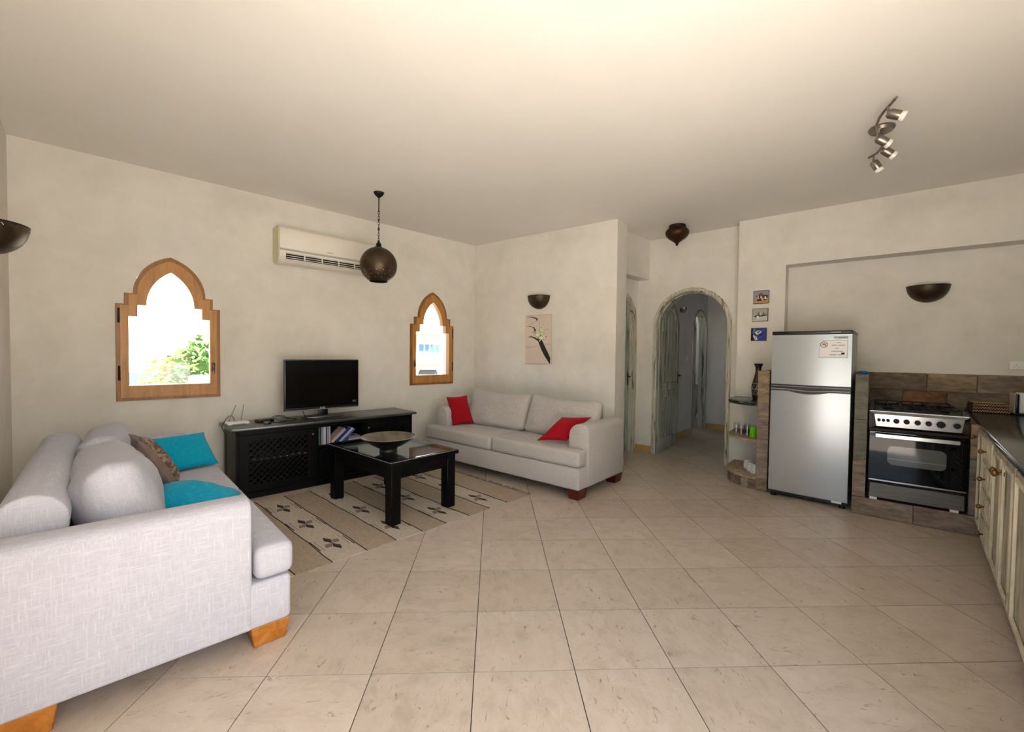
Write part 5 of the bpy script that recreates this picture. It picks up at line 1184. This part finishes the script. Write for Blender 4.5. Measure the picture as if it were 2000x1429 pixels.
tree(402, 658, 9.5, .66, 2.2, 'leaf_green', 'bright green shrub outside the wide window', 2)
tree(372, 676, 13.5, .9, 2.4, 'leaf_green', 'pale green shrub behind the yellow one outside', 3)
d = ray(375, 700); pp = V((d.x, d.y, 0)).normalized() * 16; pp.z = -.6
PM = thing('palm_tree', 'thin palm with drooping fronds beyond the shrubs outside', 'palm', pp)
obj('trunk', G().tube([(0, 0, 0), (.05, 0, 1.2), (0, .05, 2.2)], [.14, .12, .10], 8), 'bark', PM)
for i in range(11):
    a = 2 * math.pi * i / 11 + .2; L_ = 1.15; up = .75 if i % 2 else .35; g = G(); pts_ = [V((math.cos(a) * L_ * t, math.sin(a) * L_ * t, 2.2 + up * math.sin(t * 2.4) * .9)) for t in [j / 8 for j in range(9)]]
    g.tube([tuple(p) for p in pts_], .012, 5)
    for j in range(2, 9):
        for sg in (-1, 1):
            q = pts_[j]; w_ = V((-math.sin(a), math.cos(a), 0)) * sg; e = q + w_ * .22 + V((math.cos(a) * .1, math.sin(a) * .1, -.10)); g.add([tuple(q), tuple((q + e) / 2 + V((math.cos(a), math.sin(a), 0)) * .025), tuple(e)], [(0, 1, 2)])
    obj('frond', g, 'leaf_palm', PM, smooth=0)
def ground_dir(px, dist): d = ray(px, 700); v = V((d.x, d.y, 0)).normalized() * dist; v.z = -.6; return v
wp = ground_dir(215, 7.6); wq = ground_dir(460, 7.4); wd_ = (wq - wp)
PW = thing('garden_wall', 'low white garden wall outside the wide window', 'wall', wp, math.atan2(wd_.y, wd_.x))
obj('wall_body', G().box(0, wd_.length, 0, .2, 0, 1.48), 'ext_white', PW, smooth=0); obj('coping', G().box(-.02, wd_.length + .02, -.03, .23, 1.48, 1.54, .008, 1), 'ext_white', PW); obj('pier', G().box(wd_.length * .60, wd_.length * .60 + .3, -.06, .26, 0, 1.66, .01, 1), 'ext_white', PW)
pv = ground_dir(282, 19); PV = thing('garden_pavilion', 'pale open pavilion with grey posts far beyond the wide window', 'pavilion', pv, AW1 - R(6))
obj('roof', G().box(-2.4, 1.9, -1.2, 1.2, 1.30, 3.2, .02, 1), 'ext_white', PV)
for x in (-1.6, -1.2, .75, 1.2): obj('post', G().box(x - .14, x + .14, -1.0, -.75, 0, 1.4), 'bark', PV, smooth=0)
obj('blue_panel', G().box(-1.0, .7, -.3, -.2, .3, 1.25), 'ext_blue', PV, smooth=0)
bp = ground_dir(838, 19); BL = thing('villa', 'cream villa with orange cornices and an arched window beyond the narrow window', 'building', bp, math.atan2(-ray(838, 700).x, ray(838, 700).y))
def bz_(py): return CAM.z + .6 - (py - 690) / F_PX * 19.2
obj('wall', G().box(-3.2, 1.15, 0, 3, 0, bz_(622)), 'ext_cream', BL, smooth=0)
obj('upper_wall', G().box(-3.2, .35, .4, 3, bz_(622), bz_(560)), 'ext_white', BL, smooth=0)
obj('side_wall', G().box(1.15, 3.2, -.6, 3, 0, bz_(575)), 'ext_white', BL, smooth=0)
for py, x0, x1 in ((655, -.62, .45), (711, -.65, .50)):
    cn = obj('cornice', G().prism([(x0, bz_(py)), (x1, bz_(py)), (x1 - .22, bz_(py + 9)), (x0 + .25, bz_(py + 9))], -.35, 0, 'y'), 'ext_orange', BL, smooth=0); obj('balcony_rail', G().box(x0, x1, -.38, -.3, bz_(py), bz_(py - 10)), 'ext_white', cn, smooth=0)
wn = obj('window', G().box(-.42, .42, -.03, .02, bz_(688), bz_(673)), 'ext_blue', BL, smooth=0)
for x in (-.2, .02, .24): obj('mullion', G().box(x - .02, x + .02, -.05, -.02, bz_(688), bz_(673)), 'ext_white', wn, smooth=0)
ww = obj('arched_window', G().prism([(-.04 + .42 * x, bz_(730) + .36 * z) for x, z in arc(0, 0, 1, 0, 180, 14)], -.04, .02, 'y'), 'ext_glass', BL, smooth=0)
obj('arch_surround', G().prism([(-.04 + .50 * x, bz_(730) + .44 * z) for x, z in arc(0, 0, 1, 0, 180, 14)] + [(-.04 + .42 * x, bz_(730) + .36 * z) for x, z in arc(0, 0, 1, 180, 0, 14)], -.08, .0, 'y'), 'ext_white', BL, smooth=0)
obj('slit_window', G().box(-.04, .10, .37, .42, bz_(636), bz_(624)), 'ext_glass', BL, smooth=0)
# portals: guide daylight sampling through the two terrace openings
for p, ang, x0, x1, zt in ((SC, math.atan2((A - SC).y, (A - SC).x), sw0, sw1, 2.35), (KE, AC, se0, se1, 2.45)):
    ld = bpy.data.lights.new('daylight_portal', 'AREA'); ld.shape = 'RECTANGLE'; ld.size = x1 - x0; ld.size_y = zt; ld.cycles.is_portal = True
    lo_ = bpy.data.objects.new('daylight_portal', ld); COL.objects.link(lo_); d = V((math.cos(ang), math.sin(ang), 0))
    lo_.location = p + d * (x0 + x1) / 2 + left(d) * .2 + V((0, 0, zt / 2)); lo_.rotation_euler = (left(d)).to_track_quat('Z', 'Y').to_euler()
